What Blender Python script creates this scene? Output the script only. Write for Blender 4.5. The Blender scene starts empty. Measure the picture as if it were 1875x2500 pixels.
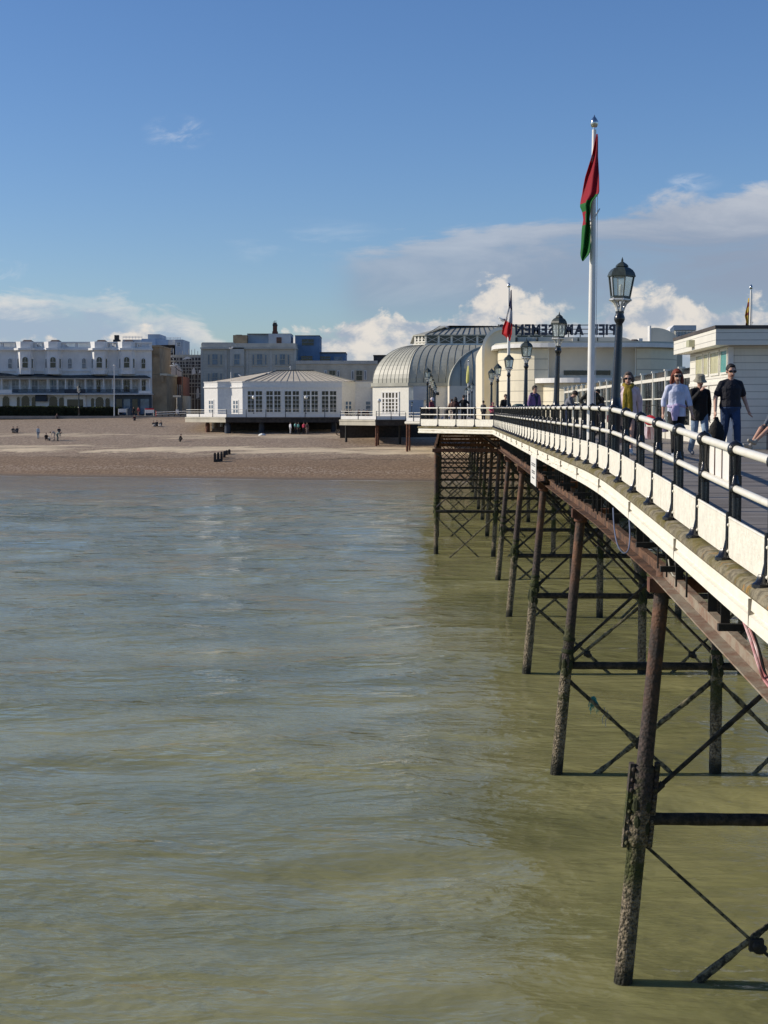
import bpy, bmesh, math, random
from mathutils import Vector, Matrix, noise
random.seed(11)
S = bpy.context.scene
COL = S.collection
PI = math.pi
F = 3750.0; CX = 937.5; CY = 1250.0; CAMZ = 8.2
TH = math.atan(252/3750); cT, sT = math.cos(TH), math.sin(TH)
AX = math.atan(0.0396); cA, sA = math.cos(AX), math.sin(AX)

def ray(px, py):
    a = (px-CX)/F; b = (CY-py)/F
    return Vector((a, cT+b*sT, -sT+b*cT))
def at(px, py, Y):
    d = ray(px, py); return Vector((0, 0, CAMZ)) + d*(Y/d.y)
def atz(px, py, z):
    d = ray(px, py); return Vector((0, 0, CAMZ)) + d*((z-CAMZ)/d.z)
def pw(o, s, z):
    return Vector((o*cA+s*sA, -o*sA+s*cA, z))

def lin(c):
    return c/12.92 if c <= .04045 else ((c+.055)/1.055)**2.4
def H(h):
    h = h.lstrip('#'); return tuple(lin(int(h[i:i+2], 16)/255) for i in (0, 2, 4))

# ---------------------------------------------------------------- materials
class NT:
    def __init__(s, nt):
        s.nt = nt; s.n = nt.nodes; s.l = nt.links
    def new(s, t, **k):
        n = s.n.new(t)
        for a, v in k.items(): setattr(n, a, v)
        return n
    def link(s, a, b): s.l.new(a, b)
    def setin(s, sock, v):
        if hasattr(v, 'is_linked') or isinstance(v, bpy.types.NodeSocket): s.l.new(v, sock)
        else: sock.default_value = v
    def math(s, op, a, b=None, c=None, clamp=False):
        n = s.new('ShaderNodeMath', operation=op); n.use_clamp = clamp
        s.setin(n.inputs[0], a)
        if b is not None: s.setin(n.inputs[1], b)
        if c is not None: s.setin(n.inputs[2], c)
        return n.outputs[0]
    def mapr(s, v, a, b, c=0., d=1., smooth=True):
        n = s.new('ShaderNodeMapRange')
        if smooth: n.interpolation_type = 'SMOOTHSTEP'
        s.setin(n.inputs[0], v)
        for i, x in zip((1, 2, 3, 4), (a, b, c, d)): s.setin(n.inputs[i], x)
        return n.outputs[0]
    def mix(s, f, a, b, mode='MIX'):
        n = s.new('ShaderNodeMix', data_type='RGBA', blend_type=mode)
        s.setin(n.inputs[0], f)
        for i, x in ((6, a), (7, b)):
            if isinstance(x, tuple): x = (*x[:3], 1)
            s.setin(n.inputs[i], x)
        return n.outputs[2]
    def noise(s, vec, scale, detail=4, rough=.55, dist=0., dim='3D'):
        n = s.new('ShaderNodeTexNoise', noise_dimensions=dim)
        if vec is not None: s.link(vec, n.inputs['Vector'])
        n.inputs['Scale'].default_value = scale; n.inputs['Detail'].default_value = detail
        n.inputs['Roughness'].default_value = rough; n.inputs['Distortion'].default_value = dist
        return n.outputs[0]
    def mapping(s, vec, scale=(1, 1, 1), rot=(0, 0, 0), loc=(0, 0, 0)):
        n = s.new('ShaderNodeMapping'); s.link(vec, n.inputs[0])
        n.inputs['Scale'].default_value = scale; n.inputs['Rotation'].default_value = rot; n.inputs['Location'].default_value = loc
        return n.outputs[0]
    def bump(s, h, strength, dist=.02, normal=None):
        n = s.new('ShaderNodeBump'); n.inputs['Strength'].default_value = strength; n.inputs['Distance'].default_value = dist
        s.link(h, n.inputs['Height'])
        if normal is not None: s.link(normal, n.inputs['Normal'])
        return n.outputs[0]

def newmat(name):
    m = bpy.data.materials.new(name); m.use_nodes = True
    t = NT(m.node_tree); t.n.clear()
    o = t.new('ShaderNodeOutputMaterial'); p = t.new('ShaderNodeBsdfPrincipled')
    t.link(p.outputs[0], o.inputs[0])
    return m, t, p, o
def pos(t):
    return t.new('ShaderNodeNewGeometry').outputs['Position']
def sepz(t, v, i=2):
    n = t.new('ShaderNodeSeparateXYZ'); t.link(v, n.inputs[0]); return n.outputs[i]

def M(name, col, rough=.6, var=.18, scale=2.0, bump=0, bscale=30, metal=0, col2=None, stretch=(1, 1, 1), spec=.5, streak=0, dirt=None):
    m, t, p, o = newmat(name)
    P = pos(t)
    v = t.mapping(P, stretch) if stretch != (1, 1, 1) else P
    n1 = t.noise(v, scale, 5, .6)
    f = t.mapr(n1, .3, .7)
    c1 = tuple(c*(1-var) for c in col); c2 = tuple(min(1, c*(1+var*.7)) for c in col) if col2 is None else col2
    c = t.mix(f, c1, c2)
    if streak:
        sv = t.mapping(P, (3.0, 3.0, .25)); sn = t.noise(sv, 1.2, 5, .7)
        c = t.mix(t.mapr(sn, .52, .8, 0, streak), c, dirt or tuple(x*.45 for x in col))
    t.link(c, p.inputs['Base Color'])
    p.inputs['Roughness'].default_value = rough; p.inputs['Metallic'].default_value = metal
    p.inputs['Specular IOR Level'].default_value = spec
    if bump:
        t.link(t.bump(t.noise(P, bscale, 4, .6), bump, .02), p.inputs['Normal'])
    return m

MT = {}
MT['cream'] = M('cream_paint', (.76, .73, .63), .5, .05, 3, streak=.22, dirt=(.45, .38, .25))
MT['rail_cream'] = M('cream_rail_paint', (.80, .765, .655), .35, .05, 6, streak=.25, dirt=(.5, .36, .2))
MT['panel'] = M('cream_panel_paint', (.82, .78, .66), .5, .10, 9, bump=.7, bscale=22, streak=.40, dirt=(.52, .42, .28))
MT['white'] = M('white_paint', (.76, .74, .69), .5, .06, 3, streak=.2, dirt=(.40, .38, .33))
MT['stucco'] = M('white_stucco', (.72, .72, .70), .7, .08, .6, streak=.3, dirt=(.30, .30, .29))
MT['black'] = M('black_gloss_paint', (.010, .011, .014), .22, .3, 8, bump=.15, bscale=40, spec=.6)
MT['darkgreen'] = M('lantern_metal', (.045, .055, .045), .4, .3, 15)
MT['silver'] = M('silver_paint', (.62, .62, .60), .35, .12, 20, metal=.3)
MT['chrome'] = M('bright_metal', (.6, .6, .58), .18, .1, 5, metal=1)
MT['steel'] = M('grey_steel', (.35, .36, .36), .4, .15, 6, metal=.7)
MT['deckdark'] = M('deck_soffit_timber', (.05, .042, .035), .9, .4, 3)  # also the painted-in shade tone of the shore deck fascias and backing
MT['concrete'] = M('weathered_concrete_edge', (.30, .27, .22), .9, .2, 2, streak=.3)
MT['iron_dark'] = M('tarred_iron', (.022, .02, .017), .7, .5, 5, bump=.8, bscale=12)
MT['roof_metal'] = M('standing_seam_metal', (.42, .41, .33), .5, .18, .5, stretch=(1, 1, .3), streak=.3, dirt=(.26, .25, .20))
MT['cafe_roof'] = M('pale_seam_roof', (.66, .57, .42), .6, .12, .8, streak=.2, dirt=(.4, .33, .23))
MT['seam'] = M('seam_metal', (.10, .105, .09), .5, .2, 2)
MT['stone'] = M('grey_stone', (.50, .48, .42), .85, .15, .7, bump=.2, bscale=3, streak=.35, dirt=(.27, .26, .23))
MT['stone2'] = M('buff_stone', (.52, .48, .38), .85, .15, .7, streak=.35, dirt=(.28, .25, .2))
MT['tan'] = M('tan_render', (.33, .245, .15), .85, .25, .6, streak=.5, dirt=(.17, .11, .05))
MT['brick'] = M('red_brick', (.20, .075, .045), .85, .25, 2)
MT['blue'] = M('blue_render', (.14, .22, .34), .75, .12, .6, streak=.3)
MT['paleblue'] = M('pale_blue_render', (.40, .52, .66), .7, .08, .6)
MT['greyclad'] = M('pale_grey_cladding', (.42, .46, .50), .6, .12, .5)
MT['dkblock'] = M('dark_roofing', (.07, .06, .055), .8, .3, 1)
MT['slate'] = M('brown_slate_roof', (.10, .075, .06), .8, .3, 2)
MT['verandah'] = M('dark_verandah_metal', (.030, .038, .042), .6, .3, 1)
MT['navy'] = M('dark_navy_paint', (.016, .026, .045), .5, .3, 1)
MT['shopblue'] = M('blue_grey_shopfront', (.04, .06, .085), .6, .3, 1)
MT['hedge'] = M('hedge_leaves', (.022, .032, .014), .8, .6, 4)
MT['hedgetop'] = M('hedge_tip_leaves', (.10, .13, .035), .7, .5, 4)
MT['timber'] = M('wet_dark_timber', (.035, .03, .025), .8, .5, 5)
MT['rustdark'] = M('rusted_iron', (.12, .045, .026), .85, .45, 4, bump=.7, bscale=18, col2=(.20, .085, .045))
MT['red'] = M('red_paint', (.5, .03, .03), .5, .1, 4)
MT['wood'] = M('bench_wood', (.18, .11, .06), .7, .2, 5)
MT['arcade'] = M('cream_render_wall', (.78, .70, .52), .6, .06, .8, streak=.2, dirt=(.5, .42, .28))
MT['arcade2'] = M('pale_grey_render', (.70, .64, .52), .7, .08, .6, streak=.2)
MT['opal'] = M('opal_globe_glass', (.78, .76, .68), .15, .04, 4)
MT['curtain'] = M('curtain_fabric', (.45, .43, .38), .8, .3, 3)
MT['letter'] = M('dark_letter_backs', (.035, .045, .07), .6, .2, 2)
MT['rope_teal'] = M('teal_fishing_net', (.08, .35, .30), .7, .3, 10)
MT['rope_pale'] = M('pale_rope', (.5, .48, .40), .8, .2, 10)
MT['cable_pink'] = M('red_and_white_cable', (.62, .2, .2), .5, .3, 3, col2=(.75, .6, .58))
MT['cable_blue'] = M('blue_grey_cable', (.15, .18, .28), .5, .2, 3)
MT['cable_black'] = M('black_cable', (.02, .02, .022), .5, .2, 3)
MT['algae'] = M('green_algae', (.07, .085, .018), .9, .6, 6, bump=1, bscale=14, col2=(.025, .03, .012))
MT['print'] = M('faded_black_print', (.12, .12, .13), .7, .1, 3)
MT['gull_white'] = M('gull_white_feathers', (.75, .75, .73), .7, .06, 8)
MT['gull_grey'] = M('gull_grey_wing', (.22, .23, .26), .7, .1, 8)
MT['glassdk'] = M('dark_window_glass', (.014, .018, .022), .08, .5, .6, spec=.7)
MT['glasscafe'] = M('dim_window_glass', (.035, .042, .05), .1, .7, .9, spec=.6, col2=(.008, .009, .01))
MT['glassblind'] = M('window_with_pale_blind', (.22, .24, .26), .2, .4, 1.2)
MT['frosted'] = M('frosted_pane', (.55, .53, .33), .25, .15, 4)
MT['frosted_teal'] = M('teal_pane', (.12, .36, .33), .2, .1, 4)
MT['bluewin'] = M('blue_window_glass', (.10, .16, .23), .1, .3, 1, spec=.7)
MT['plastic_red'] = M('bright_red_fabric', (.6, .02, .03), .6, .2, 6)
MT['plastic_green'] = M('dark_green_bin', (.012, .05, .04), .5, .2, 4)
MT['sand_patch'] = M('white_sheet', (.7, .7, .66), .7, .1, 3)

def glassmat():
    m, t, p, o = newmat('lantern_glass')
    t.n.remove(p)
    tr = t.new('ShaderNodeBsdfTransparent'); tr.inputs[0].default_value = (.80, .86, .84, 1)
    df = t.new('ShaderNodeBsdfDiffuse'); df.inputs[0].default_value = (.75, .80, .80, 1)
    gl = t.new('ShaderNodeBsdfGlossy'); gl.inputs[1].default_value = .08
    fr = t.new('ShaderNodeFresnel'); fr.inputs[0].default_value = 1.5
    a = t.new('ShaderNodeMixShader'); a.inputs[0].default_value = .30
    t.link(tr.outputs[0], a.inputs[1]); t.link(df.outputs[0], a.inputs[2])
    b = t.new('ShaderNodeMixShader'); t.link(fr.outputs[0], b.inputs[0])
    t.link(a.outputs[0], b.inputs[1]); t.link(gl.outputs[0], b.inputs[2])
    t.link(b.outputs[0], o.inputs[0]); return m
MT['glass'] = glassmat()
def windglass():
    m, t, p, o = newmat('windbreak_glass'); t.n.remove(p)
    tr = t.new('ShaderNodeBsdfTransparent'); tr.inputs[0].default_value = (.55, .62, .62, 1)
    gl = t.new('ShaderNodeBsdfGlossy'); gl.inputs[1].default_value = .05; fr = t.new('ShaderNodeFresnel'); fr.inputs[0].default_value = 1.45
    b = t.new('ShaderNodeMixShader'); t.link(fr.outputs[0], b.inputs[0]); t.link(tr.outputs[0], b.inputs[1]); t.link(gl.outputs[0], b.inputs[2]); t.link(b.outputs[0], o.inputs[0]); return m
MT['windglass'] = windglass()

def deckmat():
    m, t, p, o = newmat('pier_planks')
    P = pos(t)
    v = t.mapping(P, rot=(0, 0, AX))
    s = sepz(t, v, 1); x = sepz(t, v, 0)
    u = t.math('MULTIPLY', s, 1/.155)
    fr = t.math('FRACT', u); fl = t.math('FLOOR', u)
    gap = t.math('LESS_THAN', fr, .075)
    gap = t.math('MAXIMUM', gap, t.math('LESS_THAN', t.math('FRACT', t.math('MULTIPLY', s, 1/1.86)), .028))
    wn = t.new('ShaderNodeTexWhiteNoise', noise_dimensions='1D'); t.link(fl, wn.inputs['W'])
    grain = t.noise(t.mapping(P, (1.2, 22, 8)), 2.0, 6, .7)
    stain = t.noise(P, .8, 4, .6)
    c = t.mix(wn.outputs[0], (.19, .165, .138), (.31, .275, .235))
    c = t.mix(t.mapr(grain, .35, .7, 0, .6), c, (.12, .105, .09))
    c = t.mix(t.mapr(stain, .45, .75, 0, .45), c, (.33, .31, .28))
    c = t.mix(gap, c, (.012, .01, .009))
    t.link(c, p.inputs['Base Color']); p.inputs['Roughness'].default_value = .8
    hh = t.math('SUBTRACT', t.math('MULTIPLY', grain, .3), gap)
    t.link(t.bump(hh, .6, .01), p.inputs['Normal'])
    return m
MT['deck'] = deckmat()

def kerbmat():
    m, t, p, o = newmat('lichen_covered_kerb')
    P = pos(t)
    n = t.noise(P, 9, 6, .7); n2 = t.noise(P, 1.7, 5, .65, .6); n3 = t.noise(P, 4.2, 5, .6, 1.0)
    c = t.mix(t.mapr(n, .35, .65), (.095, .08, .05), (.29, .25, .165))
    nz = t.new('ShaderNodeNewGeometry').outputs['Normal']
    up = t.mapr(sepz(t, nz), -.1, .9)
    g = t.math('MULTIPLY', t.mapr(n2, .42, .62), t.math('ADD', .45, t.math('MULTIPLY', up, .5)))
    c = t.mix(g, c, (.115, .092, .012))
    yy = t.mapr(sepz(t, P, 1), 18, 8)
    c = t.mix(t.math('MULTIPLY', t.mapr(n3, .57, .63), yy), c, (.48, .21, .015))
    t.link(c, p.inputs['Base Color']); p.inputs['Roughness'].default_value = .95
    t.link(t.bump(n, 1.0, .03), p.inputs['Normal'])
    return m
MT['kerb'] = kerbmat()

def fasciamat():
    m, t, p, o = newmat('peeling_cream_fascia')
    P = pos(t)
    far = t.mapr(sepz(t, P, 1), 22, 34)
    st = t.noise(t.mapping(P, (1, .7, 9)), 1.6, 6, .72, .4)
    n = t.noise(P, 4, 5, .7)
    c = t.mix(t.mapr(n, .3, .7), (.78, .735, .61), (.85, .815, .70))
    pe = t.math('MULTIPLY', t.mapr(st, .54, .66), t.math('ADD', .10, t.math('MULTIPLY', far, .75)))
    c = t.mix(pe, c, (.34, .28, .19))
    gr = t.noise(t.mapping(P, (1, .8, 5)), .9, 5, .7)
    c = t.mix(t.math('MULTIPLY', t.mapr(gr, .55, .75), .35), c, (.42, .42, .28))
    t.link(c, p.inputs['Base Color']); p.inputs['Roughness'].default_value = .6
    t.link(t.bump(pe, -.4, .01), p.inputs['Normal'])
    return m
MT['fascia'] = fasciamat()

def columnmat():
    m, t, p, o = newmat('rusted_barnacled_column')
    P = pos(t)
    z = t.math('ADD', sepz(t, P), t.math('MULTIPLY', t.math('SUBTRACT', t.noise(P, .8, 4, .6), .5), 1.6))
    n = t.noise(P, 3.0, 6, .65); n2 = t.noise(P, 16, 5, .7)
    vo = t.new('ShaderNodeTexVoronoi'); vo.inputs['Scale'].default_value = 22; t.link(P, vo.inputs['Vector'])
    rust = t.mix(t.mapr(n, .38, .66), (.045, .037, .033), (.175, .085, .047))
    rust = t.mix(t.mapr(n2, .5, .75, 0, .6), rust, (.10, .045, .03))
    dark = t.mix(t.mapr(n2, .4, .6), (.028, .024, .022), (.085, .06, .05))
    barn = t.mix(t.mapr(n2, .36, .62), (.06, .05, .032), (.37, .30, .20))
    barn = t.mix(t.mapr(n, .5, .68, 0, .8), barn, (.06, .062, .025))
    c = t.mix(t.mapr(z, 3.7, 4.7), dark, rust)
    c = t.mix(t.mapr(z, 3.0, 2.3), c, barn)
    ar = t.math('MULTIPLY', t.mapr(t.noise(P, 1.4, 4, .6), .46, .56), t.math('MULTIPLY', t.mapr(z, 3.4, 2.9), t.mapr(z, 1.3, 1.9)))
    c = t.mix(ar, c, (.06, .07, .015))
    c = t.mix(t.mapr(sepz(t, P), .45, .1), c, (.03, .03, .018))
    t.link(c, p.inputs['Base Color']); p.inputs['Roughness'].default_value = .85
    rough = t.math('MULTIPLY', t.math('SUBTRACT', n2, t.math('MULTIPLY', vo.outputs[0], .8)), t.mapr(z, 3.4, 2.4, .25, 1.6))
    t.link(t.bump(rough, 1.0, .05), p.inputs['Normal'])
    return m
MT['column'] = columnmat()

def rodmat():
    m, t, p, o = newmat('seaweed_hung_iron')
    P = pos(t)
    n = t.noise(P, 8, 6, .7)
    z = sepz(t, P)
    c = t.mix(t.mapr(n, .4, .65), (.016, .015, .011), (.07, .055, .04))
    lo = t.mix(t.mapr(n, .4, .6), (.025, .024, .014), (.21, .185, .11))
    c = t.mix(t.mapr(z, 2.4, 1.5), c, lo)
    t.link(c, p.inputs['Base Color']); p.inputs['Roughness'].default_value = .9
    t.link(t.bump(n, 1.0, .04), p.inputs['Normal'])
    return m
MT['rod'] = rodmat()

def girdermat():
    m, t, p, o = newmat('rusted_girder')
    P = pos(t)
    n = t.noise(P, 2.2, 6, .7); n2 = t.noise(P, 11, 5, .7)
    c = t.mix(t.mapr(n, .38, .62), (.040, .020, .012), (.165, .082, .042))
    c = t.mix(t.mapr(n2, .52, .7, 0, .7), c, (.24, .15, .075))
    near = t.mapr(sepz(t, P, 1), 21.6, 20.6)
    cc = t.mix(t.mapr(n, .4, .65), (.30, .255, .19), (.22, .13, .085))
    c = t.mix(near, c, cc)
    t.link(c, p.inputs['Base Color']); p.inputs['Roughness'].default_value = .85
    t.link(t.bump(n2, .9, .03), p.inputs['Normal'])
    return m
MT['girder'] = girdermat()

def boardmat(name, col, pitch=.16, axis=2, gapc=.55, depth=.5):
    m, t, p, o = newmat(name)
    P = pos(t)
    u = t.math('MULTIPLY', sepz(t, P, axis), 1/pitch)
    fr = t.math('FRACT', u); fl = t.math('FLOOR', u)
    gap = t.math('LESS_THAN', fr, .10)
    wn = t.new('ShaderNodeTexWhiteNoise', noise_dimensions='1D'); t.link(fl, wn.inputs['W'])
    n = t.noise(P, 3, 5, .65)
    c = t.mix(t.mapr(n, .3, .7), tuple(x*.93 for x in col), col)
    c = t.mix(t.math('MULTIPLY', wn.outputs[0], .10), c, tuple(x*.6 for x in col))
    sv = t.noise(t.mapping(P, (3, 3, .3)), 1.3, 5, .7)
    c = t.mix(t.mapr(sv, .55, .8, 0, .25), c, tuple(x*.5 for x in col))
    c = t.mix(gap, c, tuple(x*gapc for x in col))
    t.link(c, p.inputs['Base Color']); p.inputs['Roughness'].default_value = .55
    t.link(t.bump(t.math('SUBTRACT', fr, t.math('MULTIPLY', gap, 1.2)), depth, .015), p.inputs['Normal'])
    return m
MT['weatherboard'] = boardmat('cream_weatherboard', (.78, .75, .65), .165)
MT['grooved'] = boardmat('grooved_cream_render', (.80, .72, .53), .72, 2, .6, .2)
MT['ashlar'] = boardmat('coursed_grey_stone', (.52, .50, .43), .62, 2, .75, .2)

# ---------------------------------------------------------------- mesh builder
class MB:
    def __init__(s): s.V = []; s.F = []; s.I = []
    def add(s, vs, fs, mi=0):
        k = len(s.V); s.V += [tuple(v) for v in vs]
        for f in fs: s.F.append(tuple(i+k for i in f)); s.I.append(mi)
    def frame(s, o, ex, ey, ez, mi=0):     # parallelepiped from corner o
        o = Vector(o); ex = Vector(ex); ey = Vector(ey); ez = Vector(ez)
        v = [o, o+ex, o+ex+ey, o+ey, o+ez, o+ex+ez, o+ex+ey+ez, o+ey+ez]
        s.add(v, [(3, 2, 1, 0), (4, 5, 6, 7), (0, 1, 5, 4), (1, 2, 6, 5), (2, 3, 7, 6), (3, 0, 4, 7)], mi)
    def box(s, c, sz, rz=0, mi=0):
        c = Vector(c); R = Matrix.Rotation(rz, 3, 'Z')
        ex = R @ Vector((sz[0], 0, 0)); ey = R @ Vector((0, sz[1], 0)); ez = Vector((0, 0, sz[2]))
        s.frame(c-ex/2-ey/2-ez/2, ex, ey, ez, mi)
    def b2(s, a, b, mi=0):
        s.frame(a, (b[0]-a[0], 0, 0), (0, b[1]-a[1], 0), (0, 0, b[2]-a[2]), mi)
    def pbox(s, o0, o1, s0, s1, z0, z1, mi=0):     # box in pier axes
        a = pw(o0, s0, z0); s.frame(a, pw(o1, s0, z0)-a, pw(o0, s1, z0)-a, (0, 0, z1-z0), mi)
    def loft(s, rings, caps=True, closed=True, mi=0):
        n = len(rings[0]); vs = [v for r in rings for v in r]; fs = []
        for i in range(len(rings)-1):
            for j in range(n if closed else n-1):
                k = (j+1) % n
                fs.append((i*n+j, i*n+k, (i+1)*n+k, (i+1)*n+j))
        if caps and closed:
            fs.append(tuple(reversed(range(n)))); fs.append(tuple(range((len(rings)-1)*n, len(rings)*n)))
        s.add(vs, fs, mi)
    def path(s, pts, r, n=8, caps=True, mi=0, flat=1.0):
        pts = [Vector(p) for p in pts]; rings = []
        rr = r if isinstance(r, (list, tuple)) else [r]*len(pts)
        up = None
        for i, p in enumerate(pts):
            d = (pts[min(i+1, len(pts)-1)]-pts[max(i-1, 0)])
            d = d.normalized() if d.length > 1e-9 else Vector((0, 0, 1))
            if up is None:
                up = Vector((0, 0, 1)) if abs(d.z) < .9 else Vector((0, 1, 0))
            a = d.cross(up); a = a.normalized() if a.length > 1e-6 else Vector((1, 0, 0))
            b = a.cross(d).normalized(); up = b
            rings.append([p+a*(math.cos(2*PI*k/n)*rr[i])+b*(math.sin(2*PI*k/n)*rr[i]*flat) for k in range(n)])
        s.loft(rings, caps, mi=mi)
    def tube(s, p0, p1, r0, r1=None, n=10, mi=0):
        s.path([p0, p1], [r0, r0 if r1 is None else r1], n, mi=mi)
    def lathe(s, prof, c=(0, 0, 0), n=12, ph=0, mi=0, lean=(0, 0)):
        c = Vector(c)
        s.loft([[c+Vector((math.cos(ph+2*PI*k/n)*max(r, 1e-4)+lean[0]*z, math.sin(ph+2*PI*k/n)*max(r, 1e-4)+lean[1]*z, z)) for k in range(n)] for r, z in prof], mi=mi)
    def ell(s, c, r, n=12, m=8, mi=0, R=None):
        c = Vector(c)
        rings = []
        for i in range(m+1):
            a = -PI/2+PI*i/m
            ring = []
            for k in range(n):
                v = Vector((math.cos(a)*math.cos(2*PI*k/n)*r[0], math.cos(a)*math.sin(2*PI*k/n)*r[1], math.sin(a)*r[2]))
                if i in (0, m): v += Vector((math.cos(2*PI*k/n), math.sin(2*PI*k/n), 0))*1e-4
                if R: v = R @ v
                ring.append(c+v)
            rings.append(ring)
        s.loft(rings, mi=mi)
    def ext(s, pts, vec, mi=0):            # extrude a polygon
        pts = [Vector(p) for p in pts]; n = len(pts); v = Vector(vec)
        s.add(pts+[p+v for p in pts], [tuple(reversed(range(n))), tuple(range(n, 2*n))]+[(i, (i+1) % n, n+(i+1) % n, n+i) for i in range(n)], mi)
    def build(s, name, mat, parent=None, smooth=False, local=False, recalc=True):
        off = Vector((0, 0, 0))
        if parent is not None and not local:
            q = parent
            while q: off += q.location; q = q.parent
        me = bpy.data.meshes.new(name)
        me.from_pydata([(v[0]-off.x, v[1]-off.y, v[2]-off.z) for v in s.V], [], s.F)
        mats = mat if isinstance(mat, list) else [mat]
        for m in mats: me.materials.append(MT[m] if isinstance(m, str) else m)
        if len(mats) > 1: me.polygons.foreach_set('material_index', s.I)
        if recalc:
            bm = bmesh.new(); bm.from_mesh(me); bmesh.ops.recalc_face_normals(bm, faces=bm.faces); bm.to_mesh(me); bm.free()
        if smooth:
            me.shade_smooth()
            if smooth != 'all': me.set_sharp_from_angle(angle=math.radians(38))
        me.update()
        o = bpy.data.objects.new(name, me); COL.objects.link(o); o.parent = parent
        return o

def tag(o, label=None, cat=None, group=None, kind=None):
    if label: o['label'] = label
    if cat: o['category'] = cat
    if group: o['group'] = group
    if kind: o['kind'] = kind
    return o
def empty(name, loc, label, cat, group=None, rz=0):
    o = bpy.data.objects.new(name, None); COL.objects.link(o); o.location = loc; o.rotation_euler = (0, 0, rz)
    o.empty_display_size = .2
    return tag(o, label, cat, group)
def copy_tree(o, parent=None):
    c = o.copy(); COL.objects.link(c); c.parent = parent
    for ch in list(o.children): copy_tree(ch, c)
    return c
def fbox(mb, x0, y0, x1, y1, Y, d, mi=0, out=0):
    """box whose front face fills the pixel rectangle at distance Y, running d back and out forward"""
    a = at((x0+x1)/2, y1, Y); b = at((x0+x1)/2, y0, Y)
    X0 = at(x0, (y0+y1)/2, Y).x; X1 = at(x1, (y0+y1)/2, Y).x
    mb.b2((X0, Y-out, a.z), (X1, Y+d, b.z), mi)

# ---------------------------------------------------------------- camera, sun, sky
cam = bpy.data.cameras.new('camera'); co = bpy.data.objects.new('camera', cam); COL.objects.link(co)
co.location = (0, 0, CAMZ); co.rotation_euler = (PI/2-TH, 0, 0)
cam.sensor_fit = 'HORIZONTAL'; cam.sensor_width = 36; cam.lens = 36*F/1875; cam.clip_end = 9000; cam.clip_start = .2
S.camera = co
ELEV = math.radians(27); AZ = math.radians(5)
SUN = Vector((-math.cos(ELEV)*math.cos(AZ), math.cos(ELEV)*math.sin(AZ), math.sin(ELEV)))
sl = bpy.data.lights.new('sun', 'SUN'); so = bpy.data.objects.new('sun', sl); COL.objects.link(so)
sl.energy = 4.2; sl.angle = math.radians(.5); sl.color = (1, .90, .76)
so.rotation_euler = SUN.to_track_quat('Z', 'Y').to_euler()
S.view_settings.view_transform = 'Standard'; S.view_settings.look = 'None'; S.view_settings.gamma = 1; S.view_settings.exposure = 0

w = bpy.data.worlds.new('World'); S.world = w; w.use_nodes = True
t = NT(w.node_tree); t.n.clear()
wo = t.new('ShaderNodeOutputWorld'); bg = t.new('ShaderNodeBackground'); t.link(bg.outputs[0], wo.inputs[0])
sky = t.new('ShaderNodeTexSky', sky_type='NISHITA'); sky.sun_disc = False
sky.sun_elevation = ELEV; sky.sun_rotation = math.radians(-85); sky.altitude = 0
sky.air_density = 1.0; sky.dust_density = .35; sky.ozone_density = 2.2
bg.inputs[1].default_value = .1
tc = t.new('ShaderNodeTexCoord').outputs['Generated']
X_, Y_, Z_ = (sepz(t, tc, i) for i in range(3))
den = t.math('MAXIMUM', t.math('ABSOLUTE', Y_), .12)
u = t.math('DIVIDE', X_, den); v = t.math('DIVIDE', Z_, den)
cb = t.new('ShaderNodeCombineXYZ'); t.link(u, cb.inputs[0]); t.link(v, cb.inputs[1]); t.link(Y_, cb.inputs[2])
uv = cb.outputs[0]
def PU(px): return (px-CX)/F
def PV(py): return (998-py)/F
def curve(val, pts):          # piecewise-linear function of u through a float curve
    n = t.new('ShaderNodeFloatCurve'); c = n.mapping.curves[0]
    n.mapping.use_clip = False
    c.points[0].location = (0, pts[0][1]); c.points[0].handle_type = 'VECTOR'; c.points[1].location = (1, pts[-1][1])
    for x, y in pts[1:-1]: c.points.new(x, y)
    n.mapping.update()
    nx = t.mapr(val, PU(-300), PU(2175), 0, 1, False)
    t.link(nx, n.inputs['Value']); return n.outputs[0]
def U01(px): return (px+300)/2475
nA = t.noise(t.mapping(uv, (1, 1.35, 1)), 20, 9, .60, .25)
nAs = t.noise(t.mapping(uv, (1, 1.35, 1), loc=(.012, -.010, 0)), 20, 9, .60, .25)   # same field, shifted toward the sun
nB = t.noise(t.mapping(uv, (1, 3.6, 1)), 9, 8, .60, .5)
nC = t.noise(t.mapping(uv, (1, 2.2, 1)), 26, 8, .66, .4)
puff = t.math('MULTIPLY', t.math('SUBTRACT', nA, .5), .085)
# cumulus bank: height of its top edge along the horizon
top = curve(u, [(0, .065*5), (U01(0), .052*5), (U01(120), .046*5), (U01(260), .040*5), (U01(380), .056*5), (U01(450), .038*5), (U01(640), .034*5), (U01(720), .056*5), (U01(860), .060*5), (U01(980), .060*5), (U01(1060), .068*5), (U01(1150), .075*5), (U01(1230), .080*5), (U01(1400), .073*5), (U01(1560), .074*5), (U01(1700), .068*5), (1, .060*5)])
tv = t.math('SUBTRACT', t.math('ADD', t.math('MULTIPLY', top, .2), puff), v)
mA = t.math('MULTIPLY', t.mapr(tv, -.0005, .0055), t.mapr(t.math('ADD', nC, t.math('MULTIPLY', tv, 9)), .30, .60))
lit = t.mapr(t.math('ADD', t.math('MULTIPLY', t.math('SUBTRACT', nA, nAs), 1.3), t.math('MULTIPLY', t.math('SUBTRACT', .016, tv), 2.4)), -.15, .10)
colA = t.mix(lit, (3.6, 4.25, 5.2), (7.7, 7.25, 6.7))
# fade the foot of the bank into haze
mA = t.math('MULTIPLY', mA, t.mapr(v, -.01, .05, .62, 1.0))
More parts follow.
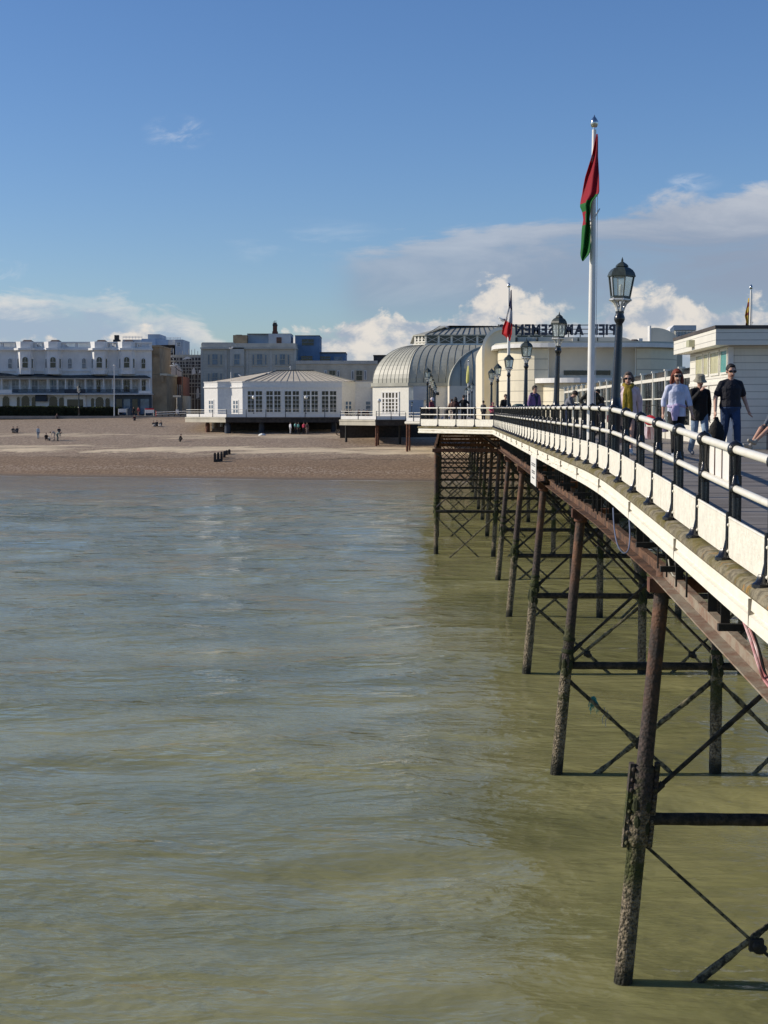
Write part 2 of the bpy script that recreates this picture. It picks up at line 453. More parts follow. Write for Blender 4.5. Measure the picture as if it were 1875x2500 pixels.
# stratus sheet, upper right
sb = curve(u, [(0, 0), (U01(760), 0), (U01(900), .70), (U01(1150), .80), (U01(1500), .95), (U01(1700), 1.0), (1, 1.0)])
stop = curve(u, [(0, .098*5), (U01(800), .100*5), (U01(1100), .112*5), (U01(1400), .124*5), (U01(1600), .134*5), (1, .132*5)])
tB = t.math('SUBTRACT', t.math('ADD', t.math('MULTIPLY', stop, .2), t.math('MULTIPLY', t.math('SUBTRACT', nB, .5), .075)), v)
mB = t.math('MULTIPLY', t.math('MULTIPLY', t.mapr(tB, -.003, .009), t.mapr(v, .035, .085)), t.math('MULTIPLY', sb, t.mapr(nB, .28, .55, .55, 1.0)))
colB = t.mix(t.mapr(t.math('ADD', nB, t.math('MULTIPLY', t.math('SUBTRACT', .012, tB), 5)), .36, .74), (2.8, 3.4, 4.5), (5.5, 5.75, 6.3))
# flat left layer
topD = curve(u, [(0, .073*5), (U01(0), .074*5), (U01(140), .0735*5), (U01(300), .071*5), (U01(350), .066*5), (U01(420), .065*5), (U01(480), .060*5), (U01(540), .048*5), (U01(620), .025*5), (1, .0)])
nD = t.noise(t.mapping(uv, (1, 3.0, 1)), 17, 8, .66, .5)
tD = t.math('SUBTRACT', t.math('ADD', t.math('MULTIPLY', topD, .2), t.math('MULTIPLY', t.math('SUBTRACT', nD, .5), .044)), v)
mD = t.math('MULTIPLY', t.math('MULTIPLY', t.mapr(tD, -.002, .008), t.mapr(nB, .30, .52, .35, 1.0)), t.mapr(v, .030, .050, .35, 1.0))
litD = t.mapr(t.math('ADD', t.math('MULTIPLY', t.math('SUBTRACT', nC, .5), .030), tD), .019, .001)
colD = t.mix(litD, (3.6, 4.5, 5.8), (7.3, 7.15, 6.9))
# small wisps
def blob(px, py, rx, ry):
    a = t.math('DIVIDE', t.math('SUBTRACT', u, PU(px)), rx/F); b = t.math('DIVIDE', t.math('SUBTRACT', v, PV(py)), ry/F)
    return t.mapr(t.math('ADD', t.math('MULTIPLY', a, a), t.math('MULTIPLY', b, b)), 1.0, 0)
nW = t.noise(t.mapping(uv, (1, 2.4, 1), rot=(0, 0, .55)), 26, 8, .65, .8)
mW = t.math('MULTIPLY', t.mapr(nW, .44, .68, 0, .40), t.math('MAXIMUM', t.math('MAXIMUM', blob(440, 335, 95, 50), blob(1690, 452, 80, 25)), blob(15, 665, 90, 32)))
mW2 = t.math('MULTIPLY', t.mapr(nB, .50, .72, 0, .22), blob(760, 600, 260, 70))
# sky colour itself, a touch deeper
hs = t.new('ShaderNodeHueSaturation'); hs.inputs['Saturation'].default_value = 1.12; hs.inputs['Value'].default_value = .92
t.link(sky.outputs[0], hs.inputs['Color'])
c = t.mix(1.0, hs.outputs[0], (.84, .97, 1.25), 'MULTIPLY')
north = t.mapr(Y_, .05, .25)
c = t.mix(mW2, c, (7.4, 7.8, 8.2)); c = t.mix(mW, c, (7.6, 7.8, 8.2))
c = t.mix(t.math('MULTIPLY', t.math('MULTIPLY', mB, .92), north), c, colB); c = t.mix(t.math('MULTIPLY', t.math('MULTIPLY', mD, .85), north), c, colD); c = t.mix(t.math('MULTIPLY', mA, north), c, colA)
t.link(c, bg.inputs[0])
# ---------------------------------------------------------------- sea and shore
def interp(x, pts):
    if x <= pts[0][0]: return pts[0][1]
    for (a, b), (c, d) in zip(pts, pts[1:]):
        if x <= c: return b+(d-b)*(x-a)/(c-a)
    return pts[-1][1]
def shoreY(X): return 175-.27*max(-75, min(60, X))
BP = [(-60, -3), (0, -.05), (6, 1.5), (15, 2.9), (30, 4.2), (55, 5.7), (80, 6.85), (92, 7.0)]
def beach_z(X, Y):
    u = Y-shoreY(X); z = interp(u, BP)
    if 0 < u < 95:
        z += .12*noise.noise(Vector((X*.05, Y*.22, 0)))+.05*noise.noise(Vector((X*.4, Y*.6, 3)))
    return z
def ground_hit(px, py):
    d = ray(px, py); t = 150.0
    while t < 330:
        p = Vector((0, 0, CAMZ))+d*t
        if p.z <= beach_z(p.x, p.y): return p
        t += .25
    return p

def wave(X, Y):
    z = 0
    for k, (wl, am, ang, sd) in enumerate(((7.5, .115, .10, 1.), (4.2, .095, -.22, 7.), (2.1, .050, .35, 13.))):
        ca, sa = math.cos(ang), math.sin(ang)
        a = (X*ca+Y*sa)/(wl*2.3); b = (-X*sa+Y*ca)/wl
        z += am*(noise.noise(Vector((a, b, sd)))*2.0)
    return z
mb = MB()
rows = []
y = 9.0
while y < 196: rows.append(y); y *= 1.0058
NU = 190
for y in rows:
    fade = min(1, (y-9)/4)*min(1, max(.25, (185-y)/70))
    for i in range(NU+1):
        uu = -1+2*i/NU; X = uu*(.36*y+5)+.02*y
        edge = min(1, (1-abs(uu))*8)
        mb.V.append((X, y, wave(X, y)*fade*edge))
nr = len(rows)
for r in range(nr-1):
    for i in range(NU):
        a = r*(NU+1)+i; mb.F.append((a, a+1, a+NU+2, a+NU+1)); mb.I.append(0)
# skirt out to the horizon
B = 6000
base = len(mb.V)
L = [r*(NU+1) for r in range(nr)]; R = [r*(NU+1)+NU for r in range(nr)]
for r in range(nr): mb.V.append((-B, mb.V[L[r]][1], 0))
for r in range(nr): mb.V.append((B, mb.V[R[r]][1], 0))
for r in range(nr-1):
    mb.F.append((base+r, L[r], L[r+1], base+r+1)); mb.I.append(0)
    mb.F.append((R[r], base+nr+r, base+nr+r+1, R[r+1])); mb.I.append(0)
k = len(mb.V); mb.V += [(-B, -B, 0), (B, -B, 0)]
mb.F.append(tuple([k, k+1, base+nr]+[R[0]-i for i in range(NU+1)]+[base])); mb.I.append(0)
k = len(mb.V); mb.V += [(-B, 400, -.3), (B, 400, -.3)]
mb.F.append(tuple([base+nr-1]+[L[-1]+i for i in range(NU+1)]+[base+2*nr-1, k+1, k])); mb.I.append(0)

def watermat():
    m, t, p, o = newmat('murky_green_sea')
    P = pos(t)
    big = t.noise(t.mapping(P, (.5, 1, 1)), .18, 4, .6)
    c = t.mix(t.mapr(big, .35, .65), (.222, .220, .094), (.308, .292, .130))
    # sand stirred up close to the beach
    c = t.mix(t.mapr(sepz(t, P, 1), 120, 185, 0, .7), c, (.22, .195, .14))
    fo = t.noise(t.mapping(P, (.35, 1.3, 1)), 3.2, 8, .74, 1.2)
    c = t.mix(t.math('MULTIPLY', t.mapr(fo, .70, .78), t.mapr(t.noise(P, .22, 3, .6), .5, .65, 0, .55)), c, (.62, .63, .58))
    sh = t.noise(t.mapping(P, (.25, 1, 1)), .5, 5, .6)
    sx = t.math('ADD', sepz(t, P, 1), t.math('MULTIPLY', sepz(t, P, 0), .27))
    sx = t.math('ADD', sx, t.math('MULTIPLY', t.math('SUBTRACT', sh, .5), 5))
    c = t.mix(t.math('MULTIPLY', t.mapr(sx, 173.9, 174.9), .65), c, (.75, .73, .68))
    t.link(c, p.inputs['Base Color'])
    p.inputs['IOR'].default_value = 1.333; p.inputs['Roughness'].default_value = .035
    p.inputs['Specular IOR Level'].default_value = .5
    p.inputs['Subsurface Weight'].default_value = .5; p.inputs['Subsurface Radius'].default_value = (1, 1, .6); p.inputs['Subsurface Scale'].default_value = .35
    w1 = t.noise(t.mapping(P, (.48, 1, 1), rot=(0, 0, .12)), .75, 4, .52, .25)
    w2 = t.noise(t.mapping(P, (.62, 1, 1), rot=(0, 0, -.22)), 2.4, 4, .56, .35)
    calm = t.mapr(t.noise(t.mapping(P, (.5, 1, 1), rot=(0, 0, .2)), .16, 4, .6), .38, .62, .35, 1.15)
    w2 = t.math('MULTIPLY', w2, calm)
    w3 = t.math('MULTIPLY', t.noise(t.mapping(P, (.6, 1, 1), rot=(0, 0, .2)), 8.0, 3, .55, .3), calm)
    rd = t.noise(t.mapping(P, (.42, 1, 1), rot=(0, 0, -.12)), 1.15, 3, .5, .3)
    rd = t.math('SUBTRACT', 1, t.math('ABSOLUTE', t.math('MULTIPLY', t.math('SUBTRACT', rd, .5), 5)))
    rd = t.math('MULTIPLY', t.math('MAXIMUM', rd, 0), calm)
    b = t.bump(w1, .8, .24)
    b = t.bump(rd, .55, .05, b)
    b = t.bump(w2, .75, .06, b)
    b = t.bump(w3, .8, .016, b)
    t.link(b, p.inputs['Normal'])
    return m
MT['water'] = watermat()
tag(mb.build('sea_water', 'water', smooth='all', recalc=False), 'murky green sea with small ripples', 'water', kind='structure')

def beachmat():
    m, t, p, o = newmat('shingle_and_sand')
    P = pos(t)
    z = sepz(t, P)
    n = t.noise(t.mapping(P, (.35, 1.2, 1)), .35, 6, .68, .3)
    zz = t.math('ADD', z, t.math('MULTIPLY', t.math('SUBTRACT', n, .5), 1.5))
    g = t.noise(P, 3.0, 6, .78); g2 = t.noise(t.mapping(P, (.5, 1, 1)), 1.1, 6, .7)
    sh = t.mix(t.mapr(g, .34, .66), (.15, .105, .068), (.52, .395, .27))
    sh = t.mix(t.mapr(g2, .42, .70, 0, .55), sh, (.27, .185, .115))
    sand = t.mix(t.mapr(g2, .3, .7), (.78, .63, .41), (.62, .49, .32))
    red = t.mix(t.mapr(g, .4, .65), (.20, .13, .075), (.36, .25, .15))
    band = t.math('MULTIPLY', t.mapr(zz, 2.55, 2.75), t.mapr(zz, 3.35, 3.15))
    band2 = t.math('MULTIPLY', t.mapr(zz, 4.25, 4.35), t.math('MULTIPLY', t.mapr(zz, 4.62, 4.5), .6))
    c = t.mix(t.mapr(zz, 2.5, 1.9), sh, red)
    c = t.mix(t.math('MULTIPLY', t.math('MAXIMUM', band, band2), t.mapr(t.noise(t.mapping(P, (.12, .6, 1)), .5, 5, .6), .36, .5)), c, sand)
    peb = t.mapr(t.math('ABSOLUTE', t.math('SUBTRACT', zz, .95)), .4, .1, 0, .55)
    c = t.mix(t.math('MULTIPLY', peb, t.mapr(g, .5, .62)), c, (.55, .48, .40))
    wl = t.math('MULTIPLY', t.mapr(t.math('ABSOLUTE', t.math('SUBTRACT', zz, 2.1)), .10, .02), t.mapr(t.noise(t.mapping(P, (.3, 1, 1)), 1.3, 5, .7), .48, .6, 0, .7))
    c = t.mix(wl, c, (.06, .045, .03))
    c = t.mix(t.mapr(z, .35, .05), c, (.17, .13, .088))
    t.link(c, p.inputs['Base Color'])
    t.link(t.mapr(z, .5, .2, .9, .75), p.inputs['Roughness'])
    t.link(t.bump(g, .9, .12), p.inputs['Normal'])
    return m
MT['beach'] = beachmat()
mb = MB()
xs = [-900, -500, -300, -200, -150, -120]+[-100+1.0*i for i in range(161)]+[75, 100, 150, 250, 500, 900]
us = [-55, -30, -15, -8, -4, -2]+[i*.9 for i in range(0, 108)]+[110, 140]
for uq in us:
    for X in xs: mb.V.append((X, shoreY(X)+uq, beach_z(X, shoreY(X)+uq)))
n = len(xs)
for r in range(len(us)-1):
    for i in range(n-1):
        a = r*n+i; mb.F.append((a, a+1, a+n+1, a+n)); mb.I.append(0)
tag(mb.build('beach', 'beach', smooth='all', recalc=False), 'brown shingle beach with pale sand strips', 'beach', kind='structure')
mb = MB(); mb.b2((-3000, 262, 6.5), (3000, 272, 6.99)); mb.b2((-3000, 272, 6.4), (3000, 4000, 6.9))
MT['paving'] = M('promenade_paving', (.26, .24, .21), .9, .15, 1)
tag(mb.build('promenade', 'paving'), 'paved seafront promenade and land behind', 'ground', kind='structure')

# ---------------------------------------------------------------- pier
KZ = [(-20, -1.75), (4, -1.75), (14.5, -1.44), (20, -1.235), (23, -1.13), (25, -1.065), (28, -1.03), (85, -1.01), (200, -1.0)]
def kz(s):  # smoothed kerb-top height
    return CAMZ+sum(interp(s+d, KZ) for d in (-1.2, -.6, 0, .6, 1.2))/5
def dz(s): return kz(s)+.10
O0 = 2.69; O1 = 12.75; SN = [-14, -8, -4, 0, 2, 4, 6]+[8+.7*i for i in range(34)]+[34, 50, 84]
CH0 = (O0, 84.0); CH1 = (-1.45, 88.8)
WR = 21.3
pier = empty('pier', pw(O0, 50, 0), 'long iron pier with timber deck, cream fascia and rusty braced legs in the sea', 'pier')
def strip(mb, SS, o0, o1, zt, zb, mi=0):
    rings = []
    for s in SS:
        rings.append([pw(o0, s, zb(s)), pw(o1, s, zb(s)), pw(o1, s, zt(s)), pw(o0, s, zt(s))])
    mb.loft(rings, mi=mi)
# deck: slab as lofted strips (planks on top, soffit dark)
mb = MB()
strip(mb, SN, O0+.14, O1, dz, lambda s: dz(s)-.12)
z9 = dz(100)
plan = [pw(O0+.14, 84, 0), pw(-1.3, 88.9, 0), pw(-1.3, 182, 0), pw(WR, 182, 0), pw(WR, 88, 0), pw(O1, 84, 0)]
mb.ext([Vector((p.x, p.y, z9-.12)) for p in plan], (0, 0, .12))
plan = [pw(-1.1, 182.02, 0), pw(-1.1, 195, 0), pw(3.2, 195, 0), pw(3.2, 262, 0), pw(WR, 262, 0), pw(WR, 182.02, 0)]
mb.ext([Vector((p.x, p.y, z9-.14)) for p in plan], (0, 0, .12))
strip(mb, [-14, -8, -4, 0, 1.5], -3.2, O0+.135, dz, lambda s: dz(s)-.12)
mb.build('deck', 'deck', pier)
# kerb and fascia follow the deck edge, the chamfer and the wide edge
def edge_run():
    run = [(O0, s) for s in SN if s >= 2]+[CH1, (CH1[0], 182)]
    return run
def edge_prof(prof, run):
    """sweep a (outward, dz) profile along the edge polyline in pier axes"""
    rings = []
    for i, (o, s) in enumerate(run):
        p = Vector((o, s)); a = Vector(run[max(i-1, 0)]); b = Vector(run[min(i+1, len(run)-1)])
        d1 = (p-a).normalized() if i > 0 else (b-p).normalized(); d2 = (b-p).normalized() if i < len(run)-1 else d1
        n1 = Vector((-d1.y, d1.x)); n2 = Vector((-d2.y, d2.x)); nn = (n1+n2).normalized(); k = 1/max(.3, nn.dot(n1))
        ring = []
        for q, h in prof:
            c = p+nn*q*k; ring.append(pw(c.x, c.y, kz(s)+h))
        rings.append(ring)
    return rings
kerb = MB(); run = edge_run()
fine = []
for (o0, s0), (o1, s1) in zip(run, run[1:]):
    L_ = math.hypot(o1-o0, s1-s0); k = max(1, int(L_/(.35 if s1 < 50 else .8)))
    for i in range(k): fine.append((o0+(o1-o0)*i/k, s0+(s1-s0)*i/k))
fine.append(run[-1])
rings = edge_prof([(-.16, .015), (-.05, .012), (.09, .0), (.125, -.03), (.135, -.075), (.10, -.115), (-.05, -.12), (-.16, -.12)], fine)
for i, r in enumerate(rings):
    for j in range(1, 6):
        p = r[j]; nn = noise.noise(p*1.3)*.016+noise.noise(p*3)*.006
        r[j] = p+Vector((-nn, 0, nn*.7))
kerb.loft(rings); kerb.build('kerb', 'kerb', pier, smooth=True)
fa = MB()
fa.loft(edge_prof([(-.06, -.12), (.075, -.115), (.085, -.23), (.055, -.245), (.055, -.26), (.10, -.275), (.105, -.37), (.06, -.385), (-.06, -.385)], run))
fa.build('fascia', 'fascia', pier)
# joint covers on the fascia, a sub-part
for s in (9.2, 13.1, 17.4, 21.7, 26, 30.3, 34.6, 39, 43.2, 47.5, 52, 56, 60.5, 65, 69, 73.5, 78):
    jc = MB(); z = kz(s); jc.pbox(O0-.108, O0-.05, s-.006, s+.006, z-.38, z-.13); jc.build('joint_strip', 'concrete', pier)

# bents
SB = [8.5+13*i for i in range(15)]
def cz0(o, s):
    p = pw(o, s, 0); return max(-1.2, beach_z(p.x, p.y)-.5) if p.y > 150 else -1.2
ZT = 5.95
near_rods = 0
def girder_z(s): return min(CAMZ-2.23, kz(s)-1.17)
stuffrod = MB()
rodcount = 0; colcount = 0
def addcol(o_t, o_b, s, r_t=.105, r_b=.14, ztop=6.0, first=False):
    p1 = pw(o_t, s, ztop)
    z0 = cz0(o_b, s); k = (z0)/(ztop) if True else 0
    p0 = pw(o_t+(o_b-o_t)*(ztop-z0)/ztop, s, z0)
    mb = MB(); pts = []; rr = []
    N = 26 if s < 60 else 8
    for i in range(N+1):
        f = i/N; p = p1.lerp(p0, f); z = p.z
        r = interp(z, [(-1.5, r_b), (2.3, r_b*.95), (2.9, r_t*1.18), (3.4, r_t*1.08), (6, r_t)])
        if z < 2.6: r += .012*noise.noise(Vector((s, z*3, o_b)))
        pts.append(p); rr.append(r)
    mb.path(pts, rr, 18 if s < 60 else 10)
    # bolted pipe flange
    c = mb.build('column', 'column', pier, smooth=True)
    if s < 100:
        for zf, rf, hf, mi in ((2.75, 1.42, .10, 0), (3.02, 1.34, .08, 0), (5.72, 1.4, .10, 0)):
            q = MB(); f = (ztop-zf)/(ztop-z0); pc = p1.lerp(p0, f); d = (p0-p1).normalized()
            q.path([pc-d*hf/2, pc-d*hf*.3, pc+d*hf*.3, pc+d*hf/2], [r_t*rf*.92, r_t*rf, r_t*rf*1.02, r_t*rf*.9], 14); q.build('flange', 'algae' if zf < 5 else 'rustdark', c, smooth=True)
        q = MB()
        for zf in (2.35, 2.55):       # weed clump
            f = (ztop-zf)/(ztop-z0); pc = p1.lerp(p0, f)
            for a in range(5):
                an = a*1.3+zf*5; q.ell(pc+Vector((math.cos(an)*r_t*1.15, math.sin(an)*r_t*1.15, random.uniform(-.1, .1))), (.06, .06, .12), 8, 5)
        q.build('weed', 'algae', c, smooth=True)['kind'] = 'stuff'
    return p0, p1
def colat(o_t, o_b, s, z, ztop=6.0):
    return pw(o_t+(o_b-o_t)*(ztop-z)/ztop, s, z)
def rod(p0, p1, r, s, weed=0., turn=False):
    global rodcount
    n = max(2, int((p1-p0).length/.07)) if s < 60 else 2
    pts = [p0.lerp(p1, i/n) for i in range(n+1)]
    rr = []
    for i, p in enumerate(pts):
        k = r
        if weed: k = r*(1+weed*.35*max(0, noise.noise(p*1.7)+.2)+weed*.35*max(0, noise.noise(p*6.))+weed*.25*abs(noise.noise(p*19.)))
        rr.append(k)
    if rodcount < 92 and s < 95:
        mb = MB(); mb.path(pts, rr, 8 if s < 40 else 5)
        o = mb.build('tie_rod', 'rod', pier, smooth=True); rodcount += 1
        if turn:
            q = MB(); d = (p1-p0).normalized(); L_ = (p1-p0).length
            for f in (turn,):
                a = p0.lerp(p1, f)
                q.path([a-d*.22, a-d*.17, a-d*.02, a+d*.02, a+d*.17, a+d*.22], [r*1.2, r*2.0, r*1.9, r*1.9, r*2.0, r*1.2], 8)
            q.build('turnbuckle', 'iron_dark', o)
            for a, dd in ((p0, 1), (p1, -1)):
                q = MB(); q.path([a+d*dd*.12, a+d*dd*.42], [r*2.0, r*1.7], 6); q.build('rod_end', 'iron_dark', o)
    else:
        stuffrod.path(pts, rr, 4)
for bi, s in enumerate(SB):
    wide = s > 86
    if s > 185: break
    cols = [(3.07, 2.55), (6.12, 6.12), (9.2, 9.2), (12.35, 12.75)]
    if wide:
        sx = 88.9 if bi == 6 else s
        cols = [(-.5, -.5), (3.07, 2.75), (6.12, 6.12), (9.2, 9.2), (12.35, 12.35), (16.2, 16.2), (20.2, 20.6)]
    for j, (a, b) in enumerate(cols):
        if s > 150 and j > 4: continue
        addcol(a, b, 88.9 if (wide and bi == 6 and j == 0) else s)
    # horizontal strut and braces
    zb = 2.42
    pm = pw(0, s, 0)
    if beach_z(pm.x, s) > 1.5 and s > 150: zb = max(zb, beach_z(pm.x, s)+.7)
    mb = MB()
    a = colat(*cols[0], s, zb); b = colat(*cols[-1], s, zb)
    N = 60 if s < 60 else 4
    pts = [a.lerp(b, i/N) for i in range(N+1)]
    mb.path(pts, [.088+(.012*noise.noise(p*5) if s < 60 else 0) for p in pts], 10)
    mb.build('cross_strut', 'rod', pier, smooth=True)
    for j in range(len(cols)-1):
        (a1, b1), (a2, b2) = cols[j], cols[j+1]
        w_ = 2.2 if s < 40 else 1.3
        up0 = colat(a1, b1, s, zb+.22); up1 = colat(a2, b2, s, 5.75)
        rod(up0, up1, .030, s, .8, .55); rod(colat(a1, b1, s, 5.75)+Vector((0, .05, 0)), colat(a2, b2, s, zb+.22)+Vector((0, .05, 0)), .030, s, .7, .45)
        lo0 = colat(a1, b1, s, zb-.28); lo1 = colat(a2, b2, s, zb-.28)
        d0 = colat(a1, b1, s, -.9); d1 = colat(a2, b2, s, -.9)
        thin = (bi == 1 and j == 0)
        rod(lo0, d1, .024 if thin else .036, s, 0 if thin else w_); rod(d0+Vector((0, .06, 0)), lo1+Vector((0, .06, 0)), .040, s, w_)
        m_ = MB(); c_ = lo0.lerp(d1, .5) if not thin else lo0.lerp(d1, .5)
        if s < 60:
            m_.box(c_, (.20, .10, .17), 0); m_.ell(c_+Vector((0, -.05, 0)), (.07, .05, .07), 8, 6); m_.ell(c_+Vector((.05, .0, -.06)), (.11, .07, .08), 8, 6); m_.build('brace_joint', 'iron_dark', pier)
    if s < 60 and bi >= 1:      # longitudinal braces in the inner row
        for (a1, b1) in cols[1:4]:
            p = colat(a1, b1, s, zb+.25); q = pw(a1, s+13, 5.6)
            rod(p, q, .022, s, .3, .5)
stuffrod.build('tie_rods', 'rod', pier)['kind'] = 'stuff'
# rolled-steel girders along the column rows, with flange and stiffeners
def girder(o, S0, S1, first):
    mb = MB(); SS = [S0]+[x for x in [4, 7.5, 11, 14, 17, 19.5, 21.4, 30, 60, 84] if S0 < x < S1]+[S1]
    g = girder_z
    strip(mb, SS, o-.012, o+.012, lambda s: g(s)+.17, lambda s: g(s)+.025)
    strip(mb, SS, o-.15, o+.15, lambda s: g(s)+.02, lambda s: g(s))
    strip(mb, SS, o-.05, o+.05, lambda s: g(s)+.19, lambda s: g(s)+.172)
    s = S0+.4
    if False:
        while s < S1:
            mb.pbox(o-.145, o-.02, s-.008, s+.008, g(s)+.025, g(s)+.168); s += 2.1
    mb.build('girder', 'girder', pier)
girder(3.05, 2, 84, True)
for o in (6.12, 9.2, 12.35): girder(o, 2, 84, False)
for o in (-.5, 3.05, 6.12, 9.2, 12.35, 16.2): girder(o, 89.2, 178, False)
# deck joists: heavy timbers across, and their hangers under the fascia
jt = MB(); hg = MB()
s = 5.0
while s < 178:
    wide = s > 89
    z = kz(s)-.03
    jt.pbox(-1.1 if wide else O0+.22, (WR-.2) if wide else O1-.1, s-.075, s+.075, z-.42, z)
    if s < 84:
        g = girder_z(s)
        if int(s*3) % 2: hg.pbox(O0+.31, O0+.41, s+.22, s+.235, g+.192, z-.42)
        if int(s*7) % 3 == 0: hg.pbox(O0+.16, O0+.18, s+.05, s+.08, g+.25, z-.1)
        if int(s*3) % 4 == 0: hg.pbox(O0+.02, O0+.40, s+.36, s+.44, g+.40, g+.47)
    s += .82 if s < 84 else 1.8
jt.build('joists', 'deckdark', pier)['kind'] = 'stuff'
hg.build('hangers', 'iron_dark', pier)['kind'] = 'stuff'
# cross heads on top of each bent
for bi, s in enumerate(SB):
    if s > 185: break
    g = girder_z(s)
    ch = MB(); ch.pbox(-.7 if s > 86 else 2.85, 20.5 if s > 86 else 12.6, s-.14, s+.14, g-.20, g-.003); ch.build('cross_head', 'rustdark', pier)
# clamp sleeve bolted round the nearest leg
sv = MB(); s = SB[1]
for sg in (-1, 1):
    pts = []
    for z in (3.22, 2.02):
        c = colat(3.07, 2.55, s, z)
        pts.append(c)
    d = pts[1]-pts[0]
    ox = sg*.15
    a = pts[0]+Vector((ox-(.06 if sg < 0 else .0), -.07, 0))
    sv.frame(a, (.06, 0, 0), (0, .14, 0), d)
    for i in range(8):
        b = pts[0]+d*((i+.5)/8)+Vector((ox+.012*sg, -.085, 0)); sv.ell(b, (.032, .03, .032), 8, 5)
sv.path([colat(3.07, 2.55, s, z) for z in (3.18, 3.16, 2.06, 2.04)], [.14, .155, .16, .145], 18)
sv.build('clamp_sleeve', 'column', pier, smooth=True)

# ---------------------------------------------------------------- railings
def tube_run(mb, pts, r, n=10):
    mb.path(pts, r, n)
def make_post():
    mb = MB()
    # local: o axis = x (0 = outer foot line), y along the rail; built upright
    mb.lathe([(.034, 0), (.05, .02), (.052, .05), (.040, .09), (.036, .30), (.040, .60), (.036, .66)], (.055, 0, 0), 10)
    mb.box((.055, 0, .40), (.115, .030, .80)); mb.box((.055, 0, .86), (.10, .028, .32))
    for z, r in ((1.05, .082), (.68, .062)):
        mb.ell((.055, 0, z), (r, .062, r), 14, 8)
        mb.path([Vector((.055, -.055, z)), Vector((.055, -.045, z)), Vector((.055, .045, z)), Vector((.055, .055, z))], [r*.70, r*.82, r*.82, r*.70], 14)
        mb.lathe([(.028, z-r-.16), (.036, z-r-.06), (.046, z-r+.03)], (.055, 0, 0), 10)
        mb.lathe([(.046, z+r-.03), (.030, z+r+.05), (.02, z+r+.08)] if z < 1 else [(.03, z+r-.03), (.02, z+r-.005), (.0, z+r+.01)], (.055, 0, 0), 10)
    # outer brace and flared foot
    mb.path([Vector((-.012, 0, .46)), Vector((-.014, 0, .20)), Vector((-.03, 0, .11)), Vector((-.06, 0, .045))], [.017, .018, .020, .03], 8)
    mb.lathe([(.085, 0), (.085, .03), (.055, .05), (.03, .11)], (-.045, 0, 0), 8, PI/8)
    return mb
railing = empty('pier_railing', pw(O0, 50, kz(50)), 'long seaside railing with black cast posts, two cream rails and cream kick panels', 'railing')
SP = [14.63+1.77*i for i in range(-4, 40)]
pm = make_post()
post0 = None
tr = MB(); lr = MB()
RS = SP+[83.9]
for s in SP:
    if s < 6: continue
    if post0 is None:
        post0 = pm.build('post', 'black', railing, smooth=True, local=True)
        p = post0
    else:
        p = post0.copy(); COL.objects.link(p)
    p.location = pw(O0, s, kz(s))-railing.location; p.rotation_euler = (0, 0, -AX)
tr.path([pw(O0+.055, s, kz(s)+1.05) for s in [6]+[6.2+.59*i for i in range(34)]+[30, 50, 83.9]], .040, 14)
tr.build('top_rail', 'rail_cream', railing, smooth=True)
lr.path([pw(O0+.055, s, kz(s)+.68) for s in [6]+[6.2+.59*i for i in range(34)]+[30, 50, 83.9]], .034, 12)
lr.build('lower_rail', 'rail_cream', railing, smooth=True)
def panel_mb(A, B, za, zb, out, th=.012):
    """kick panel between two posts, feet at plan points A, B"""
    mb = MB(); d = (B-A).normalized(); g = .022
    A2 = A+d*g; B2 = B-d*g
    n = Vector((d.y, -d.x, 0))*out
    def q(f, h):
        p = A2.lerp(B2, f); return Vector((p.x, p.y, za+(zb-za)*f+h))
    lo, hi, cut = .035, .405, .05
    L_ = (B2-A2).length; cf = .07/L_
    poly = [q(0, lo+cut), q(cf*.35, lo+cut*.3), q(cf, lo), q(1-cf, lo), q(1-cf*.35, lo+cut*.3), q(1, lo+cut), q(1, hi), q(0, hi)]
    mb.ext([p-n*.0 for p in poly], n*th)
    # rolled top edge and a small bracket
    mb.path([q(0, hi)+n*.008, q(1, hi)+n*.008], .014, 6)
    for f in (.015, .985):
        for h in (.09, .34): mb.ell(q(f, h)-n*.006, (.016, .016, .016), 6, 4)
    return mb
for a, b in zip(SP, SP[1:]+[83.95]):
    if a < 6: continue
    A = pw(O0-.005, a, 0); B = pw(O0-.005, b, 0)
    panel_mb(A, B, kz(a), kz(b), 1).build('panel', 'panel', railing)

ra = empty('pier_railing', pw(.6, 86.4, kz(86)), 'short angled railing with four cream panels where the pier widens', 'railing')
A = pw(CH0[0], CH0[1], 0); B = pw(CH1[0], CH1[1], 0); d = (B-A)
zz = kz(86)
for i in range(5):
    p = post0.copy(); COL.objects.link(p); p.parent = ra
    q = A+d*(i/4*.985+.007); p.location = Vector((q.x, q.y, zz))-ra.location; p.rotation_euler = (0, 0, -AX+math.atan2(4.14, 4.8))
    if i < 4: panel_mb(A+d*(i/4*.985+.007), A+d*((i+1)/4*.985+.007), zz, zz, 1).build('panel', 'panel', ra)
for h, r, nm in ((1.05, .04, 'top_rail'), (.68, .034, 'lower_rail')):
    m_ = MB(); off = Vector((.03, .03, 0)); m_.path([A+off+Vector((0, 0, zz+h)), B+off+Vector((0, 0, zz+h))], r, 10); m_.build(nm, 'rail_cream', ra, smooth=True)
rw = empty('pier_railing', pw(-1.45, 130, kz(130)), 'distant railing along the wide part of the pier, seen end on behind the angled railing', 'railing')
m_ = MB()
for h, r in ((1.05, .04), (.68, .034)): m_.path([pw(-1.4, 88.9, zz+h), pw(-1.4, 181, zz+h)], r, 6)
m_.build('rails', 'rail_cream', rw, smooth=True)
m_ = MB(); m_.pbox(-1.46, -1.445, 89.2, 181, zz+.03, zz+.4); m_.build('panel', 'panel', rw)
for i in range(26):
    p = post0.copy(); COL.objects.link(p); p.parent = rw; p.location = pw(-1.45, 91+3.54*i, zz)-rw.location; p.rotation_euler = (0, 0, -AX)

